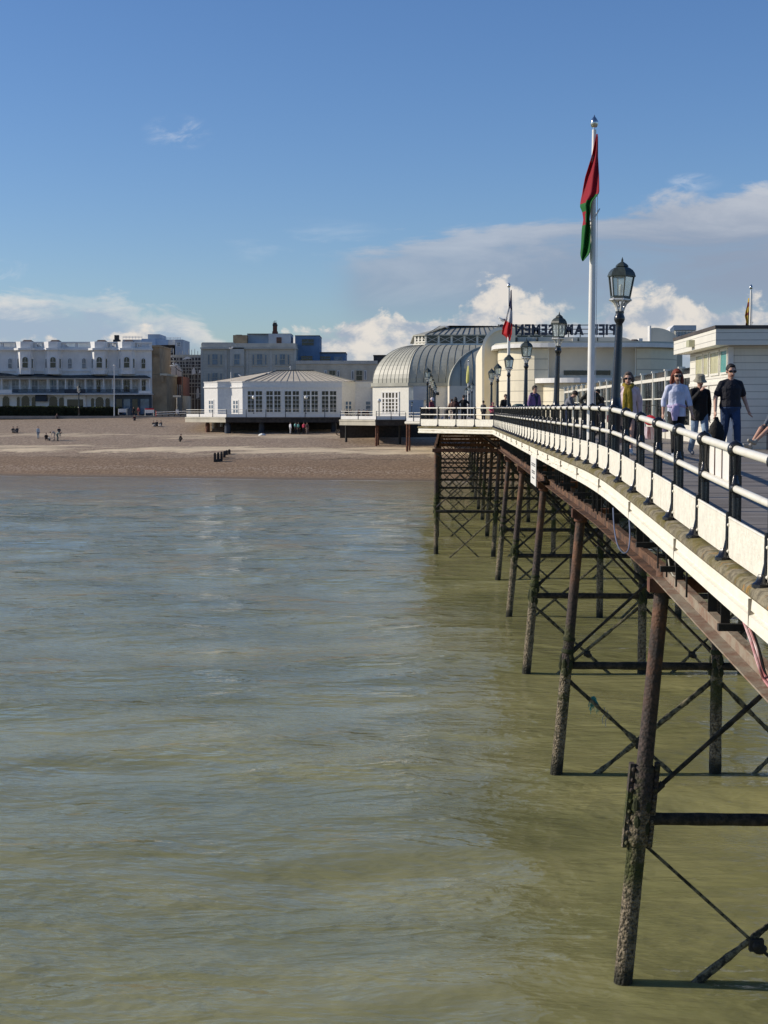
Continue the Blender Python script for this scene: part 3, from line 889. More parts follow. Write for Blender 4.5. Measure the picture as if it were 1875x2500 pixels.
# sign boards fixed to the inside of the nearest bays (seen from the back)
sb_ = empty('sign_board', pw(O0+.1, 15.5, kz(15.5)+.7), 'white notice board backs with rust-streaked gaps wired to the nearest railing bay', 'sign')
for i in range(4):
    s0 = 14.78+.42*i; mb = MB()
    a = pw(O0+.105, s0, 0); b = pw(O0+.105, s0+.385, 0)
    za = kz(s0); zb_ = kz(s0+.385)
    poly = [Vector((a.x, a.y, za+.66)), Vector((b.x, b.y, zb_+.66)), Vector((b.x, b.y, zb_+1.02)), Vector((a.x, a.y, za+1.02))]
    mb.ext(poly, pw(.012, 0, 0)); mb.build('board', 'white', sb_)
    if i:
        m2 = MB(); c = pw(O0+.10, s0-.018, 0); zc = kz(s0); m2.box((c.x, c.y, zc+.84), (.008, .012, .38)); m2.build('strap', 'rustdark' if i > 1 else 'iron_dark', sb_)

# hanging sign under the fascia
hs_ = empty('hanging_sign', pw(O0-.06, 45.9, kz(45.9)-.9), 'narrow white sign with faded black lines of print hung beneath the pier fascia', 'sign')
z = kz(45.5)-.385
mb = MB(); a = pw(O0-.06, 44.5, 0); b = pw(O0-.06, 47.2, 0)
mb.ext([Vector((a.x, a.y, z-.84)), Vector((b.x, b.y, z-.84)), Vector((b.x, b.y, z-.0)), Vector((a.x, a.y, z-.0))], pw(.02, 0, 0)); mb.build('board', 'white', hs_)
mb = MB()
for z0, w0, n_ in ((.20, .75, 2), (.42, .60, 2), (.62, .42, 1)):
    for j in range(n_):
        nl = 8
        for i in range(nl):
            f0 = .5-w0/2+w0*i/nl; p = a.lerp(b, f0); q_ = a.lerp(b, f0+w0/nl*.66)
            zt = z-z0-.055*j
            mb.ext([Vector((p.x-.004, p.y, zt-.035)), Vector((q_.x-.004, q_.y, zt-.035)), Vector((q_.x-.004, q_.y, zt)), Vector((p.x-.004, p.y, zt))], (.003, 0, 0))
mb.build('print', 'print', hs_)

# cables, nets and rope ends under the deck
def cable(name, pts, r, mat, label, cat):
    mb = MB(); P = [Vector(p) for p in pts]; Q = []
    for i in range(len(P)-1):
        p0 = P[max(i-1, 0)]; p1 = P[i]; p2 = P[i+1]; p3 = P[min(i+2, len(P)-1)]
        for k in range(6):
            f = k/6
            Q.append(.5*((2*p1)+(p2-p0)*f+(2*p0-5*p1+4*p2-p3)*f*f+(3*p1-p0-3*p2+p3)*f**3))
    Q.append(P[-1]); mb.path(Q, r, 7)
    return tag(mb.build(name, mat, smooth=True), label, cat)
Yc = 13.1
cable('cable', [at(1815, 1515, Yc+.6), at(1835, 1570, Yc+.3), at(1852, 1625, Yc), at(1866, 1660, Yc), at(1890, 1690, Yc-.2)], .014, 'cable_pink', 'red and white striped cable drooping from the fascia, outermost of the bundle', 'cable')
cable('cable', [at(1824, 1520, Yc+.7), at(1846, 1580, Yc+.4), at(1861, 1640, Yc+.1), at(1890, 1672, Yc-.1)], .014, 'cable_pink', 'red and white striped cable drooping beside the black cable', 'cable')
cable('cable', [at(1832, 1530, Yc+.8), at(1852, 1590, Yc+.5), at(1868, 1650, Yc+.2), at(1890, 1675, Yc)], .02, 'cable_black', 'thick black cable drooping beside the striped cables', 'cable')
cable('cable', [at(1497, 1240, 24), at(1500, 1290, 23.8), at(1508, 1330, 23.6), at(1522, 1350, 23.5), at(1534, 1342, 23.5), at(1538, 1310, 23.6), at(1536, 1260, 24)], .012, 'cable_blue', 'thin blue grey cable hanging in a loop under the deck', 'cable')
cable('cable', [at(1632, 1366, 20.4), at(1636, 1390, 20.3), at(1646, 1407, 20.2), at(1656, 1400, 20.1), at(1662, 1384, 20)], .010, 'rope_pale', 'pale cord looped against the girder by the nearest leg', 'cable')
# snagged net and rope ends
nb = MB(); c = at(1450, 1705, 34.4)
random.seed(5)
for i in range(16):
    a = c+Vector((random.uniform(-.06, .06), 0, random.uniform(-.02, .05)))
    nb.path([a, a+Vector((random.uniform(-.08, .08), random.uniform(-.05, .05), -.12)), a+Vector((random.uniform(-.12, .10), random.uniform(-.05, .05), random.uniform(-.35, -.2)))], [.02, .012, .006], 5)
tag(nb.build('snagged_net', 'rope_teal', smooth=True), 'scrap of teal fishing net snagged on a brace below the pier', 'net')
for (x, y_), lab in (((1475, 1745), 'pale frayed rope end left of its pair, dangling from a brace'), ((1482, 1752), 'pale frayed rope end right of its pair, dangling from a brace')):
    cable('rope_end', [at(x, y_-18, 34.4), at(x+2, y_-4, 34.4), at(x-4, y_+8, 34.4), at(x-3, y_+22, 34.4)], .009, 'rope_pale', lab, 'rope')
# ---------------------------------------------------------------- street lamps on the pier
def make_lamp(loc, label, group, lean=(0, 0)):
    r = empty('pier_lamp', loc, label, 'lamp post', group)
    mb = MB()
    mb.lathe([(.155, 0), (.155, .10), (.12, .13), (.115, .95), (.135, 1.0), (.135, 1.05), (.10, 1.10), (.085, 1.25), (.068, 2.55), (.06, 2.62), (.085, 2.66), (.10, 2.70), (.098, 2.74), (.075, 2.80), (.08, 2.84), (.05, 2.88)], n=16)
    mb.build('post', 'black', r, smooth=True, local=True)
    # white bracket cradle of six curved ribs
    for k in range(6):
        a = PI/6+k*PI/3; c, s_ = math.cos(a), math.sin(a); mb = MB()
        mb.path([Vector((c*.05, s_*.05, 2.86)), Vector((c*.075, s_*.075, 2.93)), Vector((c*.11, s_*.11, 3.0)), Vector((c*.175, s_*.175, 3.06)), Vector((c*.20, s_*.20, 3.075))], [.03, .026, .024, .026, .03], 6)
        mb.build('bracket', 'silver', r, smooth=True, local=True)
    mb = MB(); mb.lathe([(.06, 2.85), (.075, 2.88), (.075, 2.92), (.055, 2.95)], n=12); mb.lathe([(.19, 3.05), (.21, 3.06), (.21, 3.085), (.19, 3.09)], n=6, ph=PI/6)
    mb.build('collar', 'silver', r, smooth=True, local=True)
    lt = MB()
    lt.lathe([(.185, 3.09), (.19, 3.10), (.19, 3.135), (.175, 3.14)], n=6, ph=PI/6)
    for k in range(6):
        a = PI/6+k*PI/3; c, s_ = math.cos(a), math.sin(a)
        lt.tube(Vector((c*.18, s_*.18, 3.13)), Vector((c*.235, s_*.235, 3.50)), .013, n=6)
    lt.lathe([(.235, 3.49), (.265, 3.50), (.265, 3.525), (.24, 3.53)], n=6, ph=PI/6)
    lo = lt.build('lantern', 'darkgreen', r, local=True)
    g = MB(); g.lathe([(.172, 3.13), (.226, 3.50)], n=6, ph=PI/6); g.F = g.F[:6]; g.I = g.I[:6]
    g.build('glass', 'glass', lo, local=True)
    b = MB(); b.lathe([(.02, 3.14), (.022, 3.20), (.035, 3.22), (.042, 3.29), (.028, 3.35), (.001, 3.37)], n=10); b.build('bulb', 'opal', lo, smooth=True, local=True)
    rf = MB(); rf.lathe([(.262, 3.52), (.245, 3.575), (.205, 3.63), (.145, 3.67), (.10, 3.685), (.125, 3.69), (.11, 3.72), (.075, 3.75), (.035, 3.775), (.018, 3.79), (.022, 3.81), (.002, 3.87)], n=6, ph=PI/6)
    rf.build('roof', 'darkgreen', lo, local=True)
    r.rotation_euler = (lean[1], lean[0], random.uniform(-.2, .2)); r.scale = (.95, .95, .925)
    return r
lampg = 'pier lamp posts'
lampS = [(27.1, .040, 'nearest black lamp post with hexagonal lantern, beside the woman in the yellow scarf'),
         (42.4, .028, 'second lantern lamp post along the railing, right of the lavender shirted man'),
         (58.2, .012, 'lantern lamp post third along the long railing, left of the lavender shirted man'),
         (73.8, .008, 'black lantern lamp post fourth along the long railing, directly under the French tricolour'),
         (88.9, .004, 'black lantern lamp post fifth along the long railing line, left of the tricolour pole'),
         (100.6, .002, 'lantern lamp post leftmost of the long railing lamps, by the arcade corner')]
L0 = None
for s, ln, lab in lampS:
    loc = pw(O0+(.25 if s < 30 else .33), s, dz(s))
    if L0 is None: L0 = make_lamp(loc, lab, lampg, (ln, 0))
    else:
        L = copy_tree(L0); L.location = loc; L['label'] = lab; L.rotation_euler = (0, ln, random.uniform(-.2, .2))
for i, s in enumerate((98, 113.5, 129, 144.5, 160, 175)):
    L = copy_tree(L0); L.location = pw(-1.12, s, dz(s)); L.rotation_euler = (0, .005, 0)
    L['group'] = 'lamp posts along the wide edge'
    L['label'] = ('front lamp of the tight row seen end on before the dome' if i == 0 else 'lamp post overlapped in the tight row seen end on before the dome')
for i, (px, Y) in enumerate(((1152, 150), (1145, 170), (1138, 190), (1131, 212))):
    p = at(px, 1010, Y); L = copy_tree(L0); L.location = (p.x, p.y, 7.28); L.rotation_euler = (0, 0, 0)
    L['group'] = 'far lamp posts left of the arcade'
    L['label'] = 'far lamp post in the receding row left of the arcade side wall'

# ---------------------------------------------------------------- flagpoles and flags
def flagpole(loc, h, label, r=.075, lean=0, hoop=None):
    o = empty('flagpole', loc, label, 'flagpole', 'white flagpoles')
    mb = MB(); mb.lathe([(r*1.7, 0), (r*1.7, .05), (r*1.12, .07), (r, h*.5), (r*.62, h)], n=14); mb.build('pole', 'white', o, smooth=True, local=True)
    mb = MB(); mb.lathe([(r*.5, h), (r*.5, h+.04), (r*.9, h+.06), (r*1.2, h+.12), (r*1.15, h+.17), (r*.7, h+.22), (r*.25, h+.26), (.004, h+.30)], n=12); mb.build('finial', 'chrome', o, smooth=True, local=True)
    if hoop:
        m = MB(); pts = []
        for k in range(13):
            a = PI*2*k/12; pts.append(Vector((math.cos(a)*r*1.9, math.sin(a)*r*1.6, hoop+math.cos(a)*.22*(1 if math.cos(a) > 0 else .35))))
        m.path(pts, .013, 6); m.build('retaining_hoop', 'white', o, smooth=True, local=True)
    m = MB(); m.path([Vector((r*1.05, -r*.6, h*.98)), Vector((r*1.25, -r*.7, h*.5)), Vector((r*1.3, -r*.5, .9))], .006, 5); m.build('halyard', 'white', o, local=True)
    o.rotation_euler = (0, lean, 0)
    return o
flagpole(pw(O0+.28, 31.6, dz(31.6)), 6.55, 'tall near white flagpole with limp red and green flag', .068, .004, 4.75)
flagpole(pw(O0+.40, 75.4, dz(75)), 6.75, 'white flagpole carrying the French tricolour before the arcade roof', .068, .0)
p3 = at(1827, 1000, 75); flagpole((p3.x, p3.y, dz(75)), 6.65, 'white flagpole rising behind the kiosk roof with yellow and red flag', .068, .006, 4.9)
p4 = at(1143, 1000, 185); flagpole((p4.x, p4.y, 7.25), 6.5, 'slim far flagpole with a yellow flag between dome and arcade', .09, 0)

def flag(name, rows, Y, label, cols, pick, fold=.09, nv=46, nu=12, ph=0.):
    """limp flag: rows = (py, pxleft, pxright); the cloth is a folded sheet hanging at depth Y"""
    mb = MB(); th = .01
    for i in range(nv+1):
        py = rows[0][0]+(rows[-1][0]-rows[0][0])*i/nv
        xl = interp(py, [(a, b) for a, b, c_ in rows]); xr = interp(py, [(a, c_) for a, b, c_ in rows])
        for j in range(nu+1):
            f = j/nu; px = xl+(xr-xl)*f
            p = at(px, py, Y)
            wv = math.sin(f*8.5+py*.015+ph)*fold*min(1, (xr-xl)/16)+fold*.6*math.sin(f*3+py*.03+ph)
            mb.V.append((p.x, p.y+wv-(f-.5)*(xr-xl)/F*Y*.9, p.z))
    for i in range(nv):
        for j in range(nu):
            a = i*(nu+1)+j
            py = rows[0][0]+(rows[-1][0]-rows[0][0])*(i+.5)/nv
            xl = interp(py, [(q, b) for q, b, c_ in rows]); xr = interp(py, [(q, c_) for q, b, c_ in rows])
            mb.F.append((a, a+1, a+nu+2, a+nu+1)); mb.I.append(pick(xl+(xr-xl)*(j+.5)/nu, py))
    o = mb.build(name, cols, smooth='all', recalc=False)
    m = o.modifiers.new('thickness', 'SOLIDIFY'); m.thickness = th; m.offset = 0
    return tag(o, label, 'flag', 'flags on the pier')
def cloth(name, col):
    m, t, p, o = newmat(name)
    n = t.noise(pos(t), 6, 3, .5); c = t.mix(n, tuple(x*.85 for x in col), col)
    t.link(c, p.inputs['Base Color']); p.inputs['Roughness'].default_value = .75
    tl = t.new('ShaderNodeBsdfTranslucent'); t.link(c, tl.inputs[0]); mx = t.new('ShaderNodeMixShader'); mx.inputs[0].default_value = .4
    t.link(p.outputs[0], mx.inputs[1]); t.link(tl.outputs[0], mx.inputs[2]); t.link(mx.outputs[0], o.inputs[0])
    return m
cr, cg = cloth('crimson_cloth', (.44, .008, .03)), cloth('green_cloth', (.018, .20, .035))
cw, cnv, crr = cloth('white_cloth', (.75, .75, .78)), cloth('navy_cloth', (.02, .03, .12)), cloth('scarlet_cloth', (.62, .02, .03))
cy, cbr = cloth('yellow_cloth', (.72, .52, .08)), cloth('maroon_cloth', (.30, .05, .03)); cly = cloth('lemon_cloth', (.75, .72, .25))
def pickA(x, y):
    if y < 500-(x-1419)*.675: return 0
    if 516 < y < 553 and x < 1429: return 0
    return 1
flag('flag', [(328, 1456, 1459), (345, 1452, 1460), (380, 1445, 1461), (430, 1431, 1461), (473, 1424, 1460), (481, 1422, 1455), (492, 1420, 1444), (502, 1419, 1441), (515, 1424, 1440), (535, 1426, 1438), (560, 1422, 1440), (600, 1420, 1440), (620, 1418, 1438), (632, 1420, 1428), (637, 1422, 1424)], 31.35, 'limp crimson and green flag hanging from the tall near flagpole', [cr, cg], pickA, .07)
flag('flag', [(708, 1247, 1249), (735, 1245, 1250), (765, 1238, 1251), (782, 1234, 1251), (800, 1228, 1250), (815, 1226, 1249), (822, 1236, 1247), (832, 1241, 1245)], 75.15, 'limp French tricolour of blue, white and red on its flagpole', [cnv, cw, crr], lambda x, y: 0 if y < 758-(x-1245)*-1.5-6 else (1 if y < 783+(x-1236)*.55 else 2), .12, 44, 12, 1.)
def pickC(x, y):
    k = (y-735+(x-1820)*1.2)/11.0
    return 1 if (int(k) % 2 and y < 770) or (790 < y < 797 and x < 1824) else 0
flag('flag', [(728, 1827, 1829), (745, 1824, 1829), (760, 1820, 1829), (772, 1818, 1829), (785, 1821, 1829), (800, 1819, 1828), (822, 1817, 1827)], 74.8, 'limp yellow flag with maroon bars hanging behind the kiosk roof', [cy, cbr], pickC, .12, 40, 8)
flag('flag', [(893, 1142, 1144), (910, 1139, 1145), (930, 1138, 1145), (936, 1139, 1143)], 184.7, 'small far pale yellow flag hanging between the dome and arcade', [cly], lambda x, y: 0, .2, 16, 6)

# ---------------------------------------------------------------- kiosk with weatherboard walls
K = empty('kiosk', pw(7.65, 38.2, dz(38)), 'cream weatherboarded kiosk with flat dark edged roof and small high windows', 'kiosk')
zd = dz(38); s0, s1, o0, o1 = 35.4, 41.0, 6.46, 9.6
mb = MB(); mb.pbox(o0, o0+.12, s0, s1, zd, zd+2.35); mb.build('side_wall', 'weatherboard', K)
mb = MB(); mb.pbox(o0+.122, o1, s0+.002, s0+.12, zd, zd+2.35); mb.pbox(o1-.12, o1, s0+.122, s1, zd, zd+2.35); mb.pbox(o0+.122, o1-.122, s1-.12, s1-.003, zd, zd+2.35); mb.build('wall', 'weatherboard', K)
mb = MB(); mb.pbox(o0-.03, o0+.09, s0-.03, s0+.0015, zd, zd+2.33); mb.build('corner_board', 'white', K)
mb = MB(); mb.pbox(o0-.38, o1+.4, s0-.42, s1+.35, zd+2.36, zd+2.72); K_f = mb.build('roof_fascia', 'weatherboard', K)
mb = MB(); mb.pbox(o0-.40, o1+.42, s0-.44, s1+.37, zd+2.722, zd+2.80); mb.build('roof', 'dkblock', K)
for i, (a, b, m_) in enumerate(((35.6, 36.35, 'frosted_teal'), (36.65, 37.75, 'frosted'), (38.1, 38.7, 'frosted'), (38.95, 39.9, 'frosted'))):
    f = MB()
    for (u0, u1, v0, v1) in ((a-.05, b+.05, 1.72, 1.77), (a-.05, b+.05, 2.26, 2.31), (a-.05, a, 1.77, 2.26), (b, b+.05, 1.77, 2.26)):
        f.pbox(o0-.03, o0-.001, u0, u1, zd+v0, zd+v1)
    f = f.build('window', 'cream', K)
    p = MB(); p.pbox(o0-.012, o0-.0005, a+.001, b-.001, zd+1.772, zd+2.258); p.build('pane', m_, f)
mb = MB(); mb.pbox(o0-.03, o0-.002, s0+.1, s1-.05, zd+1.50, zd+1.58); mb.build('rail_trim', 'cream', K)
for a in (38.0, 40.2):
    mb = MB(); mb.pbox(o0-.035, o0-.002, a-.05, a, zd+.02, zd+1.49); mb.build('post_trim', 'cream', K)
mb = MB(); mb.pbox(o0-.52, o0-.385, 37.9, 38.35, zd+2.44, zd+2.60); mb.build('light_fitting', 'frosted', K)

# ---------------------------------------------------------------- glazed windbreak along the middle of the pier
W = empty('windbreak', pw(7.65, 66, dz(60)), 'white framed glass windbreak screen running down the middle of the pier', 'windbreak')
sc_ = [42.5+2.9*i for i in range(17)]
for i, s in enumerate(sc_):
    z = dz(s); mb = MB(); mb.pbox(6.84, 6.98, s-.07, s+.07, z, z+2.10); mb.pbox(6.81, 7.01, s-.09, s+.09, z+2.1005, z+2.15); mb.build('post', 'rail_cream', W)
    if i < len(sc_)-1:
        a, b = s+.072, s+2.9-.072
        for z0, z1, q in ((1.80, 1.91, .05), (0, .46, .03), (1.22, 1.26, .025)):
            mb = MB(); mb.pbox(6.91-q, 6.91+q, a, b, z+z0, z+z1); mb.build('rail' if z0 else 'kick_panel', 'rail_cream', W)
        g = MB(); g.pbox(6.906, 6.914, a, b, z+.462, z+1.219); g.build('glass', 'windglass', W)
        g = MB(); g.pbox(6.906, 6.914, a, b, z+1.262, z+1.798); g.build('glass', 'windglass', W)
        g = MB(); g.pbox(6.906, 6.914, a, b, z+1.912, z+2.09); g.build('glass', 'windglass', W)
        for k in range(1, 4):
            mb = MB(); u0 = a+(b-a)*k/4; mb.pbox(6.89, 6.93, u0-.02, u0+.02, z+.463, z+1.797); mb.build('glazing_bar', 'seam', W)
        mb = MB(); mb.pbox(7.5, 7.56, a, b, z+.001, z+1.75); mb.build('back_board', 'navy', W)
        for k in range(4):      # posters on the boards behind the glass
            c_ = ('plastic_red', 'curtain', 'rail_cream', 'frosted_teal', 'brick', 'curtain')[(i*2+k*3) % 6]
            q = MB(); u0 = a+(b-a)*(k+.15)/4; q.pbox(7.47, 7.497, u0, u0+(b-a)/6.5, z+.55+.15*(k % 2), z+1.0+.2*((k+i) % 3)); q.build('poster', c_, W)

# ---------------------------------------------------------------- amusement arcade
A_ = empty('amusement_arcade', pw(9.9, 115, dz(110)), 'cream seaside amusement arcade with curved front, white canopy and rounded end walls', 'arcade')
za = dz(110)
def rrect(o0, o1, s0, s1, R, n=14):
    P = []
    for k in range(n+1):
        a = PI-PI/2*0+(-PI/2)*0; th = PI+PI/2*k/n
        P.append((o0+R+R*math.cos(th), s0+R+R*math.sin(th)))
    for k in range(n+1):
        th = 1.5*PI+PI/2*k/n; P.append((o1-R+R*math.cos(th), s0+R+R*math.sin(th)))
    P += [(o1, s1), (o0, s1)]
    return P
def pext(mb, P, z0, z1, mi=0): mb.ext([pw(o, s, z0) for o, s in P], (0, 0, z1-z0), mi)
o0, o1, f0 = 3.75, 16.1, 104.0; R_ = 4.3
drumL = rrect(o0, 7.0, f0, 118, R_)[:15]+[(7.05, f0), (7.05, 118), (o0, 118)]
drumL = [(o0+R_+R_*math.cos(PI+PI/2*k/16), f0+R_+R_*math.sin(PI+PI/2*k/16)) for k in range(12)]
drumL += [(6.95, drumL[-1][1]), (6.95, 118), (o0, 118)]
mb = MB(); pext(mb, drumL, za, za+5.02); mb.build('left_drum', 'grooved', A_)
drumR = [(o0+o1-o, s) for o, s in drumL]
mb = MB(); pext(mb, list(reversed(drumR)), za, za+5.02); mb.build('right_drum', 'grooved', A_)
mb = MB(); mb.pbox(6.953, o0+o1-6.953, f0+1.1, 118, za, za+5.02); mb.build('front_wall', 'arcade2', A_)
mb = MB(); mb.pbox(8.05, 11.2, f0+1.04, f0+1.095, za+3.2, za+3.5); mb.build('high_window', 'glassdk', A_)
for o in (6.96, 12.85):
    mb = MB(); mb.tube(pw(o, f0+.6, za), pw(o, f0+.6, za+5.0), .05, n=8); mb.build('downpipe', 'rail_cream', A_)
can = rrect(o0-.45, o1+.45, f0-.55, 118.5, R_+.3)
mb = MB(); pext(mb, can, za+5.03, za+5.30); mb.build('canopy', 'white', A_)
mb = MB(); pext(mb, rrect(o0-.3, o1+.3, f0-.4, 118.4, R_+.2), za+5.302, za+5.42); mb.build('canopy_roof', 'roof_metal', A_)
# lower bay in front
lb = [(9.3+2.7*math.cos(th), f0+.9+2.7*math.sin(th)) for th in [PI+PI*k/24 for k in range(25)]]
mb = MB(); pext(mb, lb, za, za+2.62); mb.build('entrance_bay', 'grooved', A_)
lb2 = [(9.3+3.25*math.cos(th), f0+.95+3.25*math.sin(th)) for th in [PI+PI*k/24 for k in range(25)]]
mb = MB(); pext(mb, lb2, za+2.63, za+2.95); mb.build('bay_canopy', 'white', A_)
# end walls with rounded shoulders, body and centre wall
Yb = 110.3
def polypx(mb, pts, Y, depth, mi=0):
    P = [at(x, y, Y) for x, y in pts]; P = [Vector((p.x, Y, p.z)) for p in P]
    d = pw(0, depth, 0); mb.ext(P, d, mi)
arcL = [(1180+46*(1-math.cos(a)), 852-50*math.sin(a)) for a in [PI/2*k/12 for k in range(13)]]
mb = MB(); polypx(mb, [(1180, 1026)]+arcL+[(1258, 802), (1258, 1026)], Yb, 27); mb.build('left_end_wall', 'arcade', A_)
mb = MB()
ed = [(1177+46*(1-math.cos(a)), 851-52*math.sin(a)) for a in [PI/2*k/12 for k in range(13)]]
ed = ed+[(x+3.0, y+3.0) for x, y in reversed(arcL)]
polypx(mb, [(1177, 1026)]+ed+[(1182.5, 1026)], Yb-.16, .155); mb.build('edge_moulding', 'rail_cream', A_)
arcC = [(1512+44*math.sin(a), 856-33*math.cos(a)) for a in [PI/2*k/10 for k in range(11)]]
mb = MB(); polypx(mb, [(1259, 1026), (1259, 823)]+arcC+[(1556, 1026)], Yb+1.5, 18); mb.build('upper_wall', 'arcade2', A_)
arcR = [(1598+68*math.sin(a), 852-52*math.cos(a)) for a in [PI/2*k/10 for k in range(11)]]
mb = MB(); polypx(mb, [(1590, 900), (1590, 801)]+arcR+[(1666, 900)], Yb, 1.0); mb.build('right_end_wall', 'arcade2', A_)
mb = MB(); polypx(mb, [(1586, 900), (1586, 795), (1589.8, 795), (1589.8, 900)], Yb-.05, 1.1); mb.build('edge_moulding', 'white', A_)
mb = MB(); polypx(mb, [(1560, 870), (1560, 826), (1569, 826), (1569, 870)], Yb+6, 1.0); mb.build('roof_upstand', 'white', A_)
mb = MB(); polypx(mb, [(1569.2, 870), (1569.2, 833), (1586, 833), (1586, 870)], Yb+6, 3); mb.build('roof_plant', 'paleblue', A_)
mb = MB(); p = at(1549, 840, Yb+5); mb.lathe([(.25, 0), (.25, .5), (.4, .55), (.4, .8), (.2, .95)], (p.x, p.y, p.z-.6), 10); mb.build('roof_vent', 'dkblock', A_)
mb = MB(); polypx(mb, [(1636, 850), (1636, 803), (1646, 793), (1646, 850)], Yb+8, 3); mb.build('roof_lantern_side', 'white', A_)
mb = MB(); polypx(mb, [(1646.2, 806), (1646.2, 794), (1700, 794), (1700, 806)], Yb+8, 3); mb.build('roof_lantern', 'greyclad', A_)
mb = MB(); polypx(mb, [(1648, 823), (1648, 807), (1700, 807), (1700, 823)], Yb+7.6, 2); mb.build('lantern_louvre', 'roof_metal', A_)
for k in range(14):
    mb = MB(); x = 1650+3.6*k; polypx(mb, [(x, 822), (x, 808), (x+1.2, 808), (x+1.2, 822)], Yb+7.5, .09); mb.build('louvre_rib', 'white', A_)
for i, px in enumerate((1262, 1312, 1368, 1412, 1458)):
    mb = MB(); q0 = at(px, 855, Yb+1.42); q1 = at(px, 824, Yb+1.42); mb.tube(q0, q1, .06, n=6); mb.build('downpipe', 'seam', A_)
for px in (1300, 1402):
    mb = MB(); fbox(mb, px-6, 827, px+6, 841, Yb+1.5, -.01, out=.4); mb.build('floodlight_box', 'stone', A_)
# rooftop lettering, seen from behind
SG = empty('roof_sign', at(1360, 822, 113), 'rooftop sign of dark letters reading PIER AMUSEMENTS, seen reversed from behind', 'sign')
def textmesh(ch):
    cu = bpy.data.curves.new('t', 'FONT'); cu.body = ch; cu.size = 1.0; cu.extrude = .06; cu.offset = .04; cu.resolution_u = 2
    o = bpy.data.objects.new('t', cu); COL.objects.link(o)
    bpy.context.view_layer.update()
    me = bpy.data.meshes.new_from_object(o.evaluated_get(bpy.context.evaluated_depsgraph_get()))
    bpy.data.objects.remove(o); return me
word = 'PIER AMUSEMENTS'; xr, xl = 1503., 1217.
meshes = []; wid = []
for chh in word:
    if chh == ' ': meshes.append(None); wid.append(.42); continue
    me = textmesh(chh); meshes.append(me); xs_ = [v.co.x for v in me.vertices]; wid.append(max(xs_)-min(xs_)+.09)
tot = sum(wid); a = at(xr, 818, 113); b = at(xl, 818, 113); hgt = at(1400, 791.5, 113).z-a.z
kx = (a.x-b.x)/tot; x = a.x
for me, w_, chh in zip(meshes, wid, word):
    if me:
        xs_ = [v.co.x for v in me.vertices]; ys_ = [v.co.y for v in me.vertices]; x0 = min(xs_); hh = max(ys_)-min(ys_); y0 = min(ys_)
        for v in me.vertices:
            cx, cy, cz_ = v.co; v.co = ((x-(cx-x0+.04)*kx)-SG.location.x, 113-cz_-SG.location.y, a.z+(cy-y0)/hh*hgt-SG.location.z)
        me.materials.clear(); me.materials.append(MT['letter'])
        o = bpy.data.objects.new('letter', me); COL.objects.link(o); o.parent = SG
    x -= w_*kx
mb = MB()
for zf in (.12, .55, .93): mb.tube(Vector((a.x, 113.15, a.z+hgt*zf)), Vector((b.x, 113.15, a.z+hgt*zf)), .035, n=6)
for i in range(11):
    xx = b.x+(a.x-b.x)*i/10; mb.tube(Vector((xx, 113.15, a.z-1.0)), Vector((xx, 113.15, a.z+hgt)), .04, n=6)
mb.build('sign_frame', 'seam', SG)

# ---------------------------------------------------------------- domed theatre
T = empty('domed_theatre', (8.5, 218, 7.2), 'domed seaside theatre with ribbed grey metal roof and clerestory lantern on top', 'theatre')
def offs(P, ds):
    """inset a convex polygon (counter-clockwise) by distance per edge"""
    n = len(P); out = []
    L_ = []
    for i in range(n):
        a = Vector(P[i]); b = Vector(P[(i+1) % n]); d = (b-a).normalized(); nn = Vector((-d.y, d.x))
        L_.append((a+nn*ds, d))
    for i in range(n):
        (p, d), (q, e) = L_[i-1], L_[i]
        cr_ = d.x*e.y-d.y*e.x
        tt = ((q.x-p.x)*e.y-(q.y-p.y)*e.x)/cr_
        out.append((p.x+d.x*tt, p.y+d.y*tt))
    return out
def ring(P, z): return [Vector((x, y, z)) for x, y in P]
plan = [(3.49, 218), (25.5, 218), (30.8, 223.3), (30.8, 255), (25.5, 260), (3.49, 260), (-1.65, 255), (-1.65, 223.1)]
ze = at(950, 942, 218).z; zw0 = 6.9
mb = MB(); mb.loft([ring(plan, zw0), ring(plan, ze-.05)]); mb.build('wall', 'cream', T)
band = offs(plan, -.25)
mb = MB(); mb.loft([ring(band, ze-.04), ring(band, ze+.45)]); mb.build('eaves_gutter', 'roof_metal', T)
D_, HH = 6.35, 5.55
def domez(d): return ze+.46+HH*math.sqrt(max(0, 1-(1-d/D_)**2))
rings = [ring(offs(plan, D_*(1-math.cos(PI/2*k/14))-.0), ze+.46+HH*math.sin(PI/2*k/14)) for k in range(15)]
mb = MB(); mb.loft(rings); dome = mb.build('dome_roof', 'roof_metal', T)
def rib(edge, f, nm='rib', r=.07, P=plan, zf=None):
    pts = []
    for k in range(15):
        d = D_*(1-math.cos(PI/2*k/14)); z = ze+.46+HH*math.sin(PI/2*k/14)
        Q0 = offs(P, D_)  # ribs run parallel up the face
        Q = offs(P, d); a = Vector(Q[edge]); b = Vector(Q[(edge+1) % len(P)])
        c = a.lerp(b, f); pts.append(Vector((c.x, c.y, z)))
    m = MB(); m.path(pts, r, 5); m.build(nm, 'seam', dome)
for k in range(9): rib(7, (k+.5)/9 if k else 0.0, r=.042)
for k in range(22): rib(0, k/21, r=.05)
top = offs(plan, D_-.35); zt = ze+.46+HH
mb = MB(); mb.loft([ring(top, zt-.05), ring(top, zt+.22)]); mb.build('lantern_base', 'cream', T)
t2 = offs(plan, D_-.1)
mb = MB(); mb.loft([ring(t2, zt+.221), ring(t2, zt+1.35)]); lan = mb.build('clerestory', 'glassdk', T)
